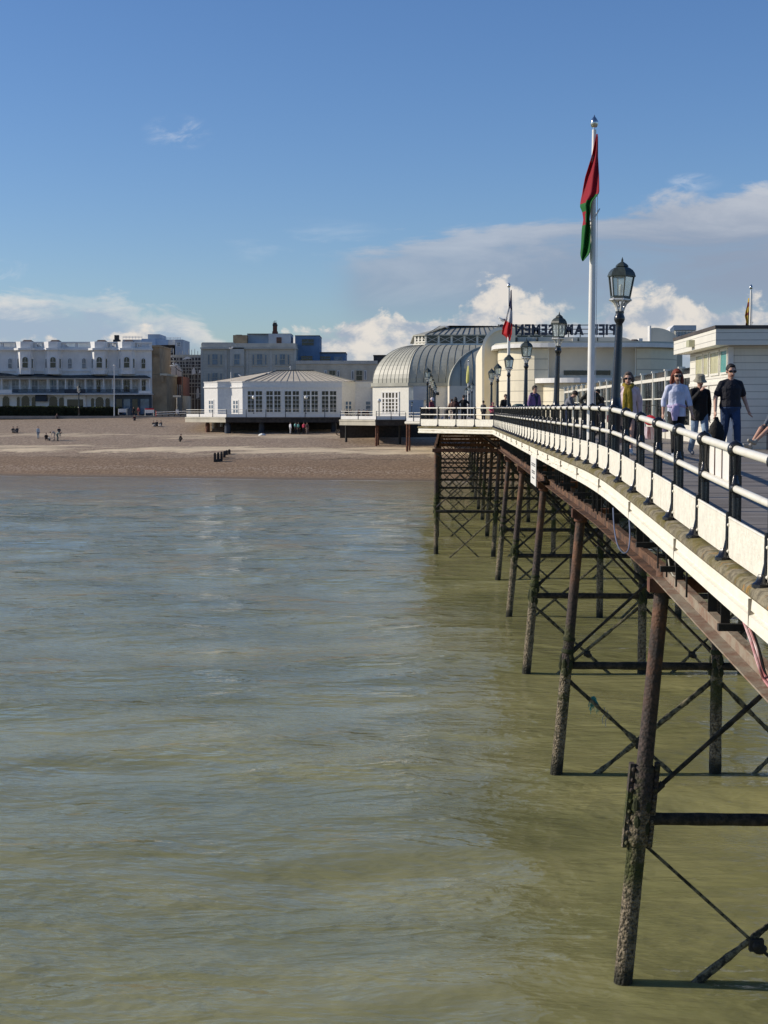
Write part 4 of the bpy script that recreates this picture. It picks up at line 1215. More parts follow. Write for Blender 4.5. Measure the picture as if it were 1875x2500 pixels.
for e, nn in ((7, 3), (0, 9)):
    a = Vector(t2[e]); b = Vector(t2[(e+1) % 8]); d = (b-a).normalized(); nrm = Vector((d.y, -d.x))
    for k in range(nn+1):
        c = a.lerp(b, k/nn); m = MB(); m.box((c.x+nrm.x*.03, c.y+nrm.y*.03, zt+.785), (.28, .12, 1.12), math.atan2(d.y, d.x)); m.build('mullion', 'cream', lan)
        if k < nn:
            c2 = a.lerp(b, (k+1)/nn); u0 = Vector((c.x, c.y, 0))+Vector((nrm.x, nrm.y, 0))*.05; u1 = Vector((c2.x, c2.y, 0))+Vector((nrm.x, nrm.y, 0))*.05
            m = MB()
            if e == 7:
                mid = u0.lerp(u1, .5); m.tube(u0+Vector((0, 0, zt+.5)), mid+Vector((0, 0, zt+.95)), .06, n=5); m.tube(mid+Vector((0, 0, zt+.95)), u1+Vector((0, 0, zt+.5)), .06, n=5); m.tube(u0+Vector((0, 0, zt+.42)), u1+Vector((0, 0, zt+.42)), .14, n=5)
            else:
                m.tube(u0+Vector((0, 0, zt+.3)), u1+Vector((0, 0, zt+1.25)), .05, n=5); m.tube(u0+Vector((0, 0, zt+1.25)), u1+Vector((0, 0, zt+.3)), .05, n=5)
            m.build('cross_bar', 'cream' if e == 7 else 'stone', lan)
m = MB(); m.loft([ring(offs(plan, D_-.45), zt+1.351), ring(offs(plan, D_-.45), zt+1.5)]); m.build('lantern_eaves', 'roof_metal', T)
r0 = offs(plan, D_-.4); r1 = offs(plan, D_+5.0)
m = MB(); m.loft([ring(r0, zt+1.501), ring(r1, zt+3.0)]); lr_ = m.build('lantern_roof', 'roof_metal', T)
for k in range(20):
    a = Vector(r0[0]).lerp(Vector(r0[1]), (k+.3)/20); b = Vector(r1[0]).lerp(Vector(r1[1]), (k+.3)/20)
    m = MB(); m.tube(Vector((a.x, a.y, zt+1.53)), Vector((b.x, b.y, zt+3.02)), .06, n=5); m.build('rib', 'seam', lr_)
# big arched window on the south-west face
def facepts(e, f, z, out=.05, P=plan):
    a = Vector(P[e]); b = Vector(P[(e+1) % len(P)]); d = (b-a).normalized(); c = a.lerp(b, f)
    return Vector((c.x+d.y*out, c.y-d.x*out, z))
zA, zB, zC = at(950, 1007, 220).z, at(950, 974, 220).z, at(950, 957, 220).z
fr = MB()
f0_, f1_ = .27, .73
def bar(mb, f, g, z0, z1, out=.10, th=.0):
    a = facepts(7, f, z0, out); b = facepts(7, g, z0, out); mb.ext([a, b, b+Vector((0, 0, z1-z0)), a+Vector((0, 0, z1-z0))], (facepts(7, f, z0, out-.09)-a))
wn = MB(); bar(wn, f0_, f1_, zA, zC, .06); wpn = wn
nb_ = 5
for k in range(nb_+1):
    f = f0_+(f1_-f0_)*k/nb_; ww = .022 if k in (0, 1, 4, 5) else .012; bar(fr, f-ww, f+ww, zA-.1, zC-.02*(k in (0, nb_)))
for z in (zA, zA+(zB-zA)*.25, zA+(zB-zA)*.5, zA+(zB-zA)*.75): bar(fr, f0_, f1_, z-.05, z+.05, .105)
bar(fr, f0_-.02, f1_+.02, zB-.02, zB+.16, .12); bar(fr, f0_-.02, f1_+.02, zC-.1, zC+.06, .12); bar(fr, f0_-.02, f1_+.02, zA-.55, zA-.1, .12)
wf = fr.build('window', 'white', T); wpn.build('pane', 'glasscafe', wf)
# nearer transept vault with its own curved edge
plan2 = [(8.98, 211.6), (27.6, 211.6), (27.6, 228), (8.98, 228)]
ze2 = ze-.1
mb = MB(); mb.loft([ring(plan2, zw0), ring(plan2, ze2)]); mb.build('wing_wall', 'arcade2', T)
rings2 = [ring([(8.98+6.3*(1-math.cos(PI/2*k/14)), 211.6+5.3*(1-math.cos(PI/2*k/14))), (27.6, 211.6+5.3*(1-math.cos(PI/2*k/14))), (27.6, 228), (8.98+6.3*(1-math.cos(PI/2*k/14)), 228)], ze2+.002+5.6*math.sin(PI/2*k/14)) for k in range(15)]
mb = MB(); mb.loft(rings2); wr = mb.build('wing_roof', 'roof_metal', T)
m = MB(); m.path([r[0]+Vector((0, -.05, .03)) for r in rings2], .13, 6); m.build('verge_roll', 'roof_metal', wr)
for k in range(1, 10):
    m = MB(); m.path([Vector((max(r[0].x, 8.98+1.6*k), r[0].y-.02, r[0].z)) for r in rings2 if r[0].x <= 8.98+1.6*k+.01], .06, 5)
    if len(m.V) > 10: m.build('rib', 'seam', wr)
for (x0, y0, x1, y1, c_) in ((1009, 943, 1045, 977, 'stone'), (1052, 956, 1073, 966, 'win')):
    if c_ == 'win':
        f = MB(); fbox(f, x0, y0, x1, y1, 217.95, .03, out=.05); f = f.build('window', 'white', T)
        for k in (0, 1):
            p = MB(); w_ = (x1-x0)/2; fbox(p, x0+w_*k+1, y0+1.5, x0+w_*k+w_-1, y1-1.5, 217.9, -.001, out=.04); p.build('pane', 'glassdk', f)
    else:
        m = MB(); fbox(m, x0, y0, x1, y1, 217.6, .38); m.build('plant_screen', 'greyclad', T)
m = MB(); fbox(m, 998, 977, 1034, 1015, 209, 2.0); tag(m.build('low_kiosk', 'greyclad'), 'plain grey low hut standing in front of the dome wall', 'hut')

# ---------------------------------------------------------------- white cafe pavilion
CF = empty('cafe_pavilion', (-15, 242.16, 7.2), 'white single storey cafe pavilion with tall paned windows and pale hipped roof', 'cafe')
cp = [(-28.54, 244.54), (-26.16, 242.16), (-24.11, 242.08), (-22.05, 240.00), (-6.56, 240.00), (-4.54, 242.05), (0.54, 242.16), (0.54, 257.30), (-28.54, 257.30)]
zc0 = 6.95; zc1 = at(700, 933, 240.00).z
mb = MB(); mb.loft([ring(cp, zc0), ring(cp, zc1)]); mb.build('wall', 'white', CF)
cpo = offs(cp, -.16); zcm = at(700, 944.5, 240.00).z
mb = MB(); mb.loft([ring(cpo, zcm-.12), ring(cpo, zcm+.06)]); mb.build('string_course', 'white', CF)
mb = MB(); mb.loft([ring(offs(cp, -.1), zc1+.002), ring(offs(cp, -.1), zc1+.12)]); mb.build('coping', 'white', CF)
# hipped roof
e0 = [at(598, 932.5, 240.65), at(866, 932.5, 240.65)]
ez = zc1+.14
rp = [Vector((e0[0].x, 240.43, ez)), Vector((e0[1].x, 240.43, ez)), Vector((e0[1].x, 256.22, ez)), Vector((-27.57, 256.22, ez)), Vector((-27.57, 244.86, ez))]
rz = ez+1.80
rt = [Vector((at(676, 907, 248.65).x, 247.57, rz)), Vector((at(768, 907, 248.65).x, 247.57, rz)), Vector((at(768, 907, 248.65).x, 250.27, rz)), Vector((at(676, 907, 248.65).x, 250.27, rz)), Vector((at(676, 907, 248.65).x, 248.86, rz))]
mb = MB(); mb.loft([rp, rt]); rf = mb.build('roof', 'cafe_roof', CF)
for k in range(17):
    a = rp[0].lerp(rp[1], (k+.5)/17); b = rt[0].lerp(rt[1], (k+.5)/17)
    m = MB(); m.tube(a+Vector((0, -.02, .02)), b+Vector((0, -.02, .02)), .032, n=5); m.build('seam', 'seam', rf)
m = MB(); m.path([rp[4], rt[4]], .08, 5); m.path([rp[0], rt[0]], .09, 5); m.path([rp[1], rt[1]], .09, 5); m.path([rt[0]+Vector((0, 0, .06)), rt[1]+Vector((0, 0, .06))], .14, 5); m.build('hip_rolls', 'seam', rf)
m = MB(); p = at(709, 906, 248.65); m.lathe([(.06, -.2), (.05, .5), (.12, .55), (.13, .7), (.05, .8)], p, 8); m.build('roof_vent', 'greyclad', CF)
for (x0, x1) in ((605, 640), (650.5, 685), (695.5, 730), (741, 776), (786, 821)):
    Yw = 240.00; f = MB(); zA, zB, zM = at(0, 1006, Yw).z, at(0, 955, Yw).z, at(0, 967, Yw).z
    X0, X1 = at(x0, 980, Yw).x, at(x1, 980, Yw).x; w_ = X1-X0
    p = MB(); p.b2((X0, Yw-.04, zA), (X1, Yw+.02, zB))
    f.b2((X0-.08, Yw-.10, zA-.12), (X1+.08, Yw-.001, zA)); f.b2((X0-.08, Yw-.10, zB), (X1+.08, Yw-.001, zB+.1)); f.b2((X0-.08, Yw-.1, zA+.001), (X0, Yw-.001, zB-.001)); f.b2((X1, Yw-.1, zA+.001), (X1+.08, Yw-.001, zB-.001))
    f.b2((X0+.001, Yw-.10, zM-.02), (X1-.001, Yw-.041, zM+.14))
    f.b2((X0+w_*.45, Yw-.11, zA+.001), (X0+w_*.56, Yw-.042, zB-.001))
    for k in (.225, .78): f.b2((X0+w_*k-.03, Yw-.09, zA+.002), (X0+w_*k+.03, Yw-.043, zB-.002))
    for k in (1, 2, 3): zz_ = zA+(zM-zA)*k/4; f.b2((X0+.002, Yw-.085, zz_-.03), (X1-.002, Yw-.044, zz_+.03))
    f = f.build('window', 'white', CF); p.build('pane', 'glasscafe', f)
def cdoor(e, fa, fb, ya, yb, Y, pm='bluewin'):
    a = Vector(cp[e]); b = Vector(cp[(e+1) % len(cp)]); d = (b-a).normalized(); z0, z1 = at(0, yb, Y).z, at(0, ya, Y).z
    def pt(f, out): c = a.lerp(b, f); return Vector((c.x+d.y*out, c.y-d.x*out, z0))
    f = MB(); f.ext([pt(fa, .06), pt(fb, .06), pt(fb, .06)+Vector((0, 0, z1-z0)), pt(fa, .06)+Vector((0, 0, z1-z0))], pt(fa, .0)-pt(fa, .06))
    f = f.build('door', 'white', CF)
    for k in (0, 1):
        g0 = fa+(fb-fa)*(.12+.46*k); g1 = fa+(fb-fa)*(.42+.46*k)
        for j in range(3):
            h0 = (z1-z0)*(.12+.29*j); h1 = h0+(z1-z0)*.23
            p = MB(); p.ext([pt(g0, .075)+Vector((0, 0, h0)), pt(g1, .075)+Vector((0, 0, h0)), pt(g1, .075)+Vector((0, 0, h1)), pt(g0, .075)+Vector((0, 0, h1))], pt(g0, .061)-pt(g0, .075)); p.build('pane', pm, f)
cdoor(0, .32, .72, 976, 1012, 243.24); cdoor(2, .18, .68, 976, 1012, 241.08); cdoor(4, .20, .74, 978, 1012, 241.08); cdoor(5, .28, .74, 978, 1012, 242.16)
for (px, py, wd) in ((536, 934, 6), (574, 930, 3)):
    m = MB(); p = at(px, py, 244.32); m.ell((p.x, p.y, p.z-.05), (wd*.06, .4, .16), 10, 6); m.build('roof_light', 'white', CF, smooth=True)
m = MB(); m.tube(at(564, 934, 243.24), at(563.5, 908, 243.24), .05, n=6); m.build('aerial_pole', 'white', CF)

# ---------------------------------------------------------------- shore decks in front of the cafe and theatre
def shore_deck(pts, z, back, label, lit, colpx, th=.75, under=None):
    o = empty('shore_deck', (pts[0][0], pts[0][1], z), label, 'deck')
    P = pts+back
    mb = MB(); mb.ext([Vector((x, y, z-.12)) for x, y in P], (0, 0, .12)); mb.build('deck', 'paving', o)
    for (a, b), m_ in zip(zip(pts, pts[1:]), lit):  # light put into fascia colour: pale on sunward faces, dark timber on shaded ones
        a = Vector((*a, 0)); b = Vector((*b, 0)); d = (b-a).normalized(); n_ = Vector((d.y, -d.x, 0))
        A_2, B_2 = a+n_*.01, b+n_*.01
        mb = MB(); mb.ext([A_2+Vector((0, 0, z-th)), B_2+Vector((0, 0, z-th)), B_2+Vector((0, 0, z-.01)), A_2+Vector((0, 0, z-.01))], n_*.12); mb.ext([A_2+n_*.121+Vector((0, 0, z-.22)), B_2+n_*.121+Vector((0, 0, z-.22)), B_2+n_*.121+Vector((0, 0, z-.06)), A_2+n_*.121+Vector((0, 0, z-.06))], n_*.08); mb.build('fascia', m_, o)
        L_ = (b-a).length; k = max(2, int(L_/2.6))
        mb = MB(); mb.ext([a+Vector((0, 0, z+.03)), b+Vector((0, 0, z+.03)), b+Vector((0, 0, z+.45)), a+Vector((0, 0, z+.45))], -n_*.03); mb.build('kick_panel', 'white', o)
        for h in (.72, 1.05):
            mb = MB(); mb.tube(a+Vector((0, 0, z+h)), b+Vector((0, 0, z+h)), .035, n=6); mb.build('rail', 'rail_cream', o)
        for i in range(k):
            c = a.lerp(b, (i+.02)/k)+n_*.02; mb = MB(); mb.tube(c+Vector((0, 0, z)), c+Vector((0, 0, z+1.1)), .045, n=6); mb.build('post', 'navy', o)
    if under:
        xa, xb, Yu = under; a = at(xa, 1030, Yu); b = at(xb, 1030, Yu); mb = MB(); mb.b2((a.x, Yu, beach_z(a.x, Yu)-1), (b.x, Yu+.3, z-.13)); mb.build('shade_backing', 'deckdark', o)  # added dark sheet that stands in for the shade beneath the deck
    for (px, Y, mt, r) in colpx:
        p = at(px, 1040, Y); zb = beach_z(p.x, Y)-.4; mb = MB()
        mb.tube(Vector((p.x, Y, zb)), Vector((p.x, Y, zb+1.6)), r*1.25, r*1.2, 10); mb.tube(Vector((p.x, Y, zb+1.6)), Vector((p.x, Y, z-th+.02)), r, n=10); mb.build('column', mt, o, smooth=True)
    return o
shore_deck([(-28.9, 224.5), (-22.35, 218), (-5.67, 218)], at(0, 1018.5, 218).z, [(-5.67, 256), (-28.9, 256)], 'cafe deck on stilts with white kick panels and a brown fascia darkened as shade', ['stone2', 'deckdark'],
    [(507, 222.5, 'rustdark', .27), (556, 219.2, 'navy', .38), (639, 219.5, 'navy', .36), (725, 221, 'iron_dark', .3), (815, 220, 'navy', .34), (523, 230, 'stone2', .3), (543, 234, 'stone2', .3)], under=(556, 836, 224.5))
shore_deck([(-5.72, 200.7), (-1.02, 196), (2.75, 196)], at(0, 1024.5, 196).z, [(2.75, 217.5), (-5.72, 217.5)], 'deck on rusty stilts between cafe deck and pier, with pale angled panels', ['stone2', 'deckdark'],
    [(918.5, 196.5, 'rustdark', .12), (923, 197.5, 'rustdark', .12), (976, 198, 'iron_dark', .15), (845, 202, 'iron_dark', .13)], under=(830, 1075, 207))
shore_deck([(2.67, 188.9), (4.52, 187)], at(0, 1029, 187).z, [(6.3, 187), (6.3, 200), (2.67, 200)], 'short cream edged deck corner tucked behind the wide pier on rusty legs', ['rail_cream'],
    [(994, 189.5, 'rustdark', .12), (1000, 190.5, 'rustdark', .10)], .32)
# globe lamps
def globe(px, py, pyb, Y, label):
    p = at(px, py, Y); q = at(px, pyb, Y); o = empty('globe_lamp', q, label, 'lamp', 'globe lamps on the shore decks')
    m = MB(); m.tube(q, p, .06, n=8); m.lathe([(.12, 0), (.12, .1), (.07, .2)], q, 8); m.build('post', 'navy', o)
    m = MB(); m.ell(p+Vector((0, 0, .1)), (.26, .26, .27), 12, 8); m.build('globe', 'opal', o, smooth=True)
globe(619.5, 972, 1016, 218.5, 'left globe lamp in front of the cafe windows'); globe(747, 972, 1016, 218.5, 'globe lamp before the fourth cafe window from the left')
globe(925.5, 980, 1022, 196.6, 'globe lamp beside the arched window under the dome')
# ---------------------------------------------------------------- the seafront
def arch_poly(x0, y0, x1, y1, Y, n=8):
    """pixel rectangle with a round top"""
    r = (x1-x0)/2; cx = (x0+x1)/2
    pts = [(x0, y1), (x1, y1)]+[(cx+r*math.cos(PI*k/n), y0+r-r*math.sin(PI*k/n)) for k in range(n+1)]
    out = []
    for x, y in pts:
        p = at(x, y, Y); out.append(Vector((p.x, Y, p.z)))
    return out
def archwin(par, x0, y0, x1, y1, Y, pane='glassdk', frame='stucco', arch=True, bars=1):
    e = 1.3
    P = arch_poly(x0-e, y0-e, x1+e, y1+.8, Y-.12) if arch else [Vector((at(x, y, Y).x, Y-.12, at(x, y, Y).z)) for x, y in ((x0-e, y1+.8), (x1+e, y1+.8), (x1+e, y0-e), (x0-e, y0-e))]
    f = MB(); f.ext(P, (0, .11, 0)); f = f.build('window', frame, par)
    P = arch_poly(x0, y0, x1, y1, Y-.15) if arch else [Vector((at(x, y, Y).x, Y-.15, at(x, y, Y).z)) for x, y in ((x0, y1), (x1, y1), (x1, y0), (x0, y0))]
    p = MB(); p.ext(P, (0, .028, 0)); p.build('pane', pane, f)
    if bars:
        b = MB(); m_ = (y0+y1)/2; fbox(b, x0, m_-.4, x1, m_+.4, Y-.155, -.001, out=.03); fbox(b, (x0+x1)/2-.3, y0+1, (x0+x1)/2+.3, m_-.5, Y-.155, -.001, out=.03); b.build('glazing_bar', frame, f)
YT = 272.0
TE = empty('white_terrace', at(150, 1012, YT), 'long white stuccoed terrace with balustraded parapet, bowed bays and dark balcony', 'terrace')
mb = MB(); fbox(mb, -120, 853, 371, 1016, YT, 14); mb.build('wall', 'stucco', TE)
mb = MB(); fbox(mb, -120, 851, 373, 855.5, YT, 14.2, out=.5); mb.build('cornice', 'stucco', TE)
mb = MB(); fbox(mb, -120, 834.5, 371, 838, YT, .5, out=.15); mb.build('parapet_coping', 'stucco', TE)
mb = MB(); fbox(mb, -120, 847, 371, 850.8, YT, .5, out=.1); mb.build('parapet_base', 'stucco', TE)
random.seed(3)
solid = [(-120, -30), (0, 8), (36, 50), (70, 75), (83, 90), (104, 120), (138, 143), (151, 158), (184, 190), (220, 233), (252, 257), (269, 274), (284, 300), (322, 326), (333, 337), (363, 371)]
x = -30.0; bal = MB()
for a, b in solid:
    m = MB(); fbox(m, a, 838.2, b, 846.8, YT, .45); m.build('parapet_pier', 'stucco', TE)
while x < 366:
    if not any(a-1 < x < b+1 for a, b in solid): fbox(bal, x, 838.3, x+1.5, 846.7, YT+.1, .25)
    x += 3.0
bal.build('balusters', 'stucco', TE)['kind'] = 'stuff'
for (a, c_, b) in ((40, 61, 83), (108, 129, 151), (221, 242, 264), (288, 309, 331)):      # canted bays
    Yf = YT-1.3
    X0, X1 = at(a, 880, YT).x, at(b, 880, YT).x; Xa, Xb = at(a+9, 880, Yf).x, at(b-9, 880, Yf).x
    z0, z1 = at(0, 914, YT).z, at(0, 852, YT).z
    P = [(X0, YT-.01), (Xa, Yf), (Xb, Yf), (X1, YT-.01)]
    m = MB(); m.loft([ring(P, z0), ring(P, z1)]); bay = m.build('bay', 'stucco', TE)
    P2 = [(X0-.3, YT-.51), (Xa-.2, Yf-.45), (Xb+.2, Yf-.45), (X1+.3, YT-.51)]
    m = MB(); m.loft([ring(P2, z1-.25), ring(P2, z1+.12)]); m.build('bay_cornice', 'stucco', TE)
    z2 = at(0, 834.5, YT).z
    P3 = [(X0, YT-.16), (Xa+.1, Yf+.02), (Xb-.1, Yf+.02), (X1, YT-.16)]
    m = MB(); m.loft([ring(P3, z1+.13), ring(P3, z2)]); m.build('bay_parapet', 'stucco', TE)
    archwin(TE, c_-6.3, 871.5, c_+6.8, 897.5, Yf, 'glassdk'); archwin(TE, c_-18.5, 875.5, c_-15.0, 898, Yf+.6, 'glassblind', bars=0); archwin(TE, c_+15.3, 876, c_+19.2, 898.5, Yf+.6, 'glassdk', bars=0)
    m = MB(); fbox(m, c_-9, 898.5, c_+9, 900, Yf, -.001, out=.2); m.build('sill', 'stucco', TE)
    # small slated hip roof behind the parapet
    m = MB(); q = [at(c_+dx, 836, YT+3) for dx in (-14, 26)]; tp = at(c_+4, 829.5, YT+4)
    base_ = [Vector((q[0].x, YT+1.5, q[0].z-.6)), Vector((q[1].x, YT+1.5, q[0].z-.6)), Vector((q[1].x, YT+8, q[0].z-.6)), Vector((q[0].x, YT+8, q[0].z-.6))]
    m.loft([base_, [Vector((tp.x+dx, YT+4.5+dy, tp.z)) for dx, dy in ((-.6, 0), (.6, 0), (.6, .5), (-.6, .5))]]); m.build('hip_roof', 'slate', TE)
for (a, b, pn) in ((20, 28.5, 'glassblind'), (166, 175, 'glassblind'), (200.5, 209, 'glassblind'), (345.5, 354.5, 'glassdk'), (-14, -5, 'glassdk')):
    archwin(TE, a, 875, b, 899, YT, pn)
mb = MB(); fbox(mb, -120, 905, 371, 907, YT, -.002, out=.2); mb.build('string_course', 'stucco', TE)
# verandah roof with a swept edge, balcony and ground floor
prof = []
vx = [-120, -20, 0, 20, 43, 62, 90, 108, 135, 150, 175, 215, 240, 262, 285, 310, 326, 340, 358, 368]
vy = [915, 913, 911, 913, 917, 915, 913, 914, 917, 917, 917, 916, 917.5, 917, 917.5, 919, 919, 917, 917.5, 925]
m = MB()
top_ = [Vector((at(a_, b_, YT).x, YT-.02, at(a_, b_-1, YT).z)) for a_, b_ in zip(vx, vy)]
lowv = [Vector((at(a_, 923, YT-2.2).x, YT-2.2, at(a_, 922.5, YT-2.2).z)) for a_ in vx]
rr_ = [[a_, b_, b_+Vector((0, 0, -.10)), a_+Vector((0, 0, -.10))] for a_, b_ in zip(top_, lowv)]
m.loft(rr_); m.build('verandah_roof', 'verandah', TE)
m = MB(); fbox(m, -120, 923, 369, 925.2, YT-2.15, .12); m.build('verandah_valance', 'stucco', TE)
for px in (4, 48, 72, 117, 140, 160, 183, 208, 232, 253, 275, 299, 320, 344, 365):
    m = MB(); fbox(m, px-.8, 925.5, px+.8, 961, YT-2.1, .12); m.build('verandah_post', 'stucco', TE)
for i, (a, b, pn) in enumerate(((8, 22, 'curtain'), (30, 46, 'glassblind'), (52, 68, 'curtain'), (78, 92, 'glassblind'), (96, 113, 'curtain'), (123, 138, 'bluewin'), (144, 158, 'glassblind'), (166, 178, 'glassblind'), (192, 206, 'curtain'), (213, 227, 'glassblind'), (236, 246, 'glassdk'), (258, 272, 'curtain'), (282, 295, 'glassblind'), (302, 317, 'glassdk'), (324, 338, 'curtain'), (346, 356, 'glassdk'))):
    archwin(TE, a, 928, b, 957, YT, pn, arch=False, bars=1)
m = MB(); fbox(m, -120, 961, 370, 963.2, YT-2.3, 2.29); m.build('balcony_floor', 'stucco', TE)
m = MB(); fbox(m, 30, 950.5, 337, 951.5, YT-2.25, .08); fbox(m, 30, 959.6, 337, 960.6, YT-2.25, .08)
x = 30.0
while x < 337: fbox(m, x, 951.6, x+.45, 959.5, YT-2.22, .04); x += 1.25
m.build('balcony_railing', 'navy', TE)['kind'] = 'stuff'
m = MB(); fbox(m, 158, 950, 208, 960.8, YT-2.32, .05); m.build('balcony_screen', 'navy', TE)
m = MB(); fbox(m, 338.5, 954, 369, 962, YT-2.3, .05); m.build('balcony_panel', 'stucco', TE)
m = MB(); fbox(m, -30, 951, 29, 960, YT-2.3, .05); m.build('balcony_panel', 'stucco', TE)
for (a, b, yt) in ((6, 23, 967), (41, 48, 969), (52, 72, 966), (77, 87, 969), (120, 140, 967), (144, 156, 970), (222, 230, 972), (233, 253, 969), (257, 268, 972)):
    archwin(TE, a, yt, b, 1008, YT, 'glassdk', bars=0)
m = MB(); fbox(m, 157, 965, 209, 1012, YT-.5, .48); sh = m.build('shopfront', 'white', TE)
m = MB(); fbox(m, 164, 975, 203, 1010, YT-.55, .045); m.build('shop_opening', 'glassdk', sh)
m = MB(); fbox(m, 280, 964, 369.5, 1013, YT-.6, .58); sh = m.build('shopfront', 'shopblue', TE)
for a, b in ((284, 298), (302, 318), (323, 336), (343, 364)):
    m = MB(); fbox(m, a, 974, b, 1010, YT-.66, .055); m.build('shop_window', 'bluewin' if a in (302, 343) else 'glassdk', sh)
m = MB(); fbox(m, 86, 964, 113, 980, YT-1.2, 1.19); m.build('awning', 'navy', TE)
# tan side wall returns, seen lit from the west
TS = empty('tan_building', at(385, 1012, YT), 'tall tan rendered building with bricked up side at the end of the terrace', 'building')
mb = MB(); fbox(mb, 371.6, 846, 390, 914, YT+.3, 14); mb.build('upper_wall', 'tan', TS)
mb = MB(); fbox(mb, 371.6, 914.3, 407, 1016, YT+.2, 14); mb.build('lower_wall', 'tan', TS)
mb = MB(); fbox(mb, 371.2, 843, 391.5, 847, YT+.2, 14.2, out=.2); mb.build('cornice', 'tan', TS)
mb = MB(); fbox(mb, 391, 912, 408, 917, YT+.1, 14, out=.2); mb.build('ledge', 'stone2', TS)
mb = MB(); fbox(mb, 393, 916, 399, 932, YT-.2, .39); mb.build('bay_box', 'tan', TS)
for a in (374, 379.5, 385):
    mb = MB(); fbox(mb, a, 863, a+1.3, 871, YT+.12, .17); mb.build('corbel', 'tan', TS)
BK = empty('brick_building', at(425, 1012, YT+16), 'red brick building with pale vertical fins beside the tan wall', 'building')
mb = MB(); fbox(mb, 405, 919, 443, 966, YT+14, 12); mb.build('wall', 'brick', BK)
mb = MB(); fbox(mb, 405, 966.3, 446, 1016, YT+14.2, 12); mb.build('ground_floor', 'stone', BK)
for a in range(409, 443, 4):
    mb = MB(); fbox(mb, a, 939, a+1.2, 964, YT+13.8, .19); mb.build('fin', 'cream' if a > 430 else 'stone2', BK)
FB = empty('apartment_block', at(380, 950, 345), 'far pale grey apartment block with stepped roof and rooftop railings', 'building')
mb = MB(); fbox(mb, 300, 829, 345, 960, 346, 12); mb.build('left_wing', 'greyclad', FB)
mb = MB(); fbox(mb, 346, 827, 380, 960, 345, 12); mb.build('centre_block', 'paleblue', FB)
mb = MB(); fbox(mb, 361, 816, 390, 829.5, 346.2, 10); mb.build('roof_tower', 'greyclad', FB)
mb = MB(); fbox(mb, 380.3, 829, 410, 842, 345.5, 10); mb.build('upper_band', 'paleblue', FB)
mb = MB(); fbox(mb, 383, 842.2, 424, 960, 347, 10); mb.build('dark_storey', 'dkblock', FB)
mb = MB(); fbox(mb, 428, 829, 447, 960, 345, 12); mb.build('end_block', 'greyclad', FB)
mb = MB(); fbox(mb, 410.3, 829, 427.7, 842, 345.8, 10); mb.build('lit_corner', 'white', FB)
for a in (391, 411):
    archwin(FB, a, 851, a+9, 860, 347, 'glassblind', arch=False)
archwin(FB, 433, 836, 440, 845, 345, 'glassblind', arch=False)
m = MB()
for xa, xb, yy in ((300, 347, 821), (390, 441, 824)):
    for d in (0, 3): m.tube(at(xa, yy+d, 347), at(xb, yy+d, 347), .05, n=5)
    for k in range(7): m.tube(at(xa+(xb-xa)*k/6, yy, 347), at(xa+(xb-xa)*k/6, yy+7, 347), .04, n=5)
m.build('roof_railing', 'white', FB)
# scaffolded building down the side street
SF = empty('scaffolded_building', at(465, 1010, 300), 'building wrapped in dark scaffolding with torn pale sheeting beside the stone hotel', 'building')
mb = MB(); fbox(mb, 390, 868, 491, 1016, 305, 10); mb.build('wall', 'dkblock', SF)
random.seed(9)
for yy in (866, 880, 896, 912, 934, 960):
    m = MB(); fbox(m, 391+random.uniform(0, 40 if yy > 870 else 0), yy, 491, yy+(6 if yy < 870 else 2.2), 299, 2.5); m.build('scaffold_boards', 'stone2' if yy < 870 else 'stone', SF)
m = MB()
for k in range(14):
    xx = 394+7.4*k; m.tube(at(xx, 850+random.uniform(0, 14), 298.8), at(xx, 1010, 298.8), .06, n=5)
for yy in (872, 889, 905, 925, 945, 975): m.tube(at(391, yy, 298.7), at(491, yy+random.uniform(-2, 2), 298.7), .05, n=5)
for k in range(7): m.tube(at(395+13*k, 870, 298.6), at(408+13*k, 925, 298.6), .05, n=5)
m.build('scaffold_poles', 'stone', SF)['kind'] = 'stuff'
for (x0, y0, x1, y1) in ((468, 897, 478, 915), (484, 902, 491, 912), (479, 945, 487, 973), (446, 870, 468, 878)):
    m = MB(); P = [at(x0, y1, 298), at(x1, y1-3, 298), at(x1-2, y0+4, 298), at((x0+x1)/2, y0, 298), at(x0+1, y0+6, 298)]
    m.ext([Vector((p.x, 298, p.z)) for p in P], (0, .08, 0)); m.build('sheeting', 'white', SF)
mb = MB(); p = [(418, 920), (418, 900), (430, 888), (443, 905), (443, 920)]; mb.ext([Vector((at(a, b, 296).x, 296, at(a, b, 296).z)) for a, b in p], (0, 2.5, 0)); mb.build('gable_front', 'stone', SF)

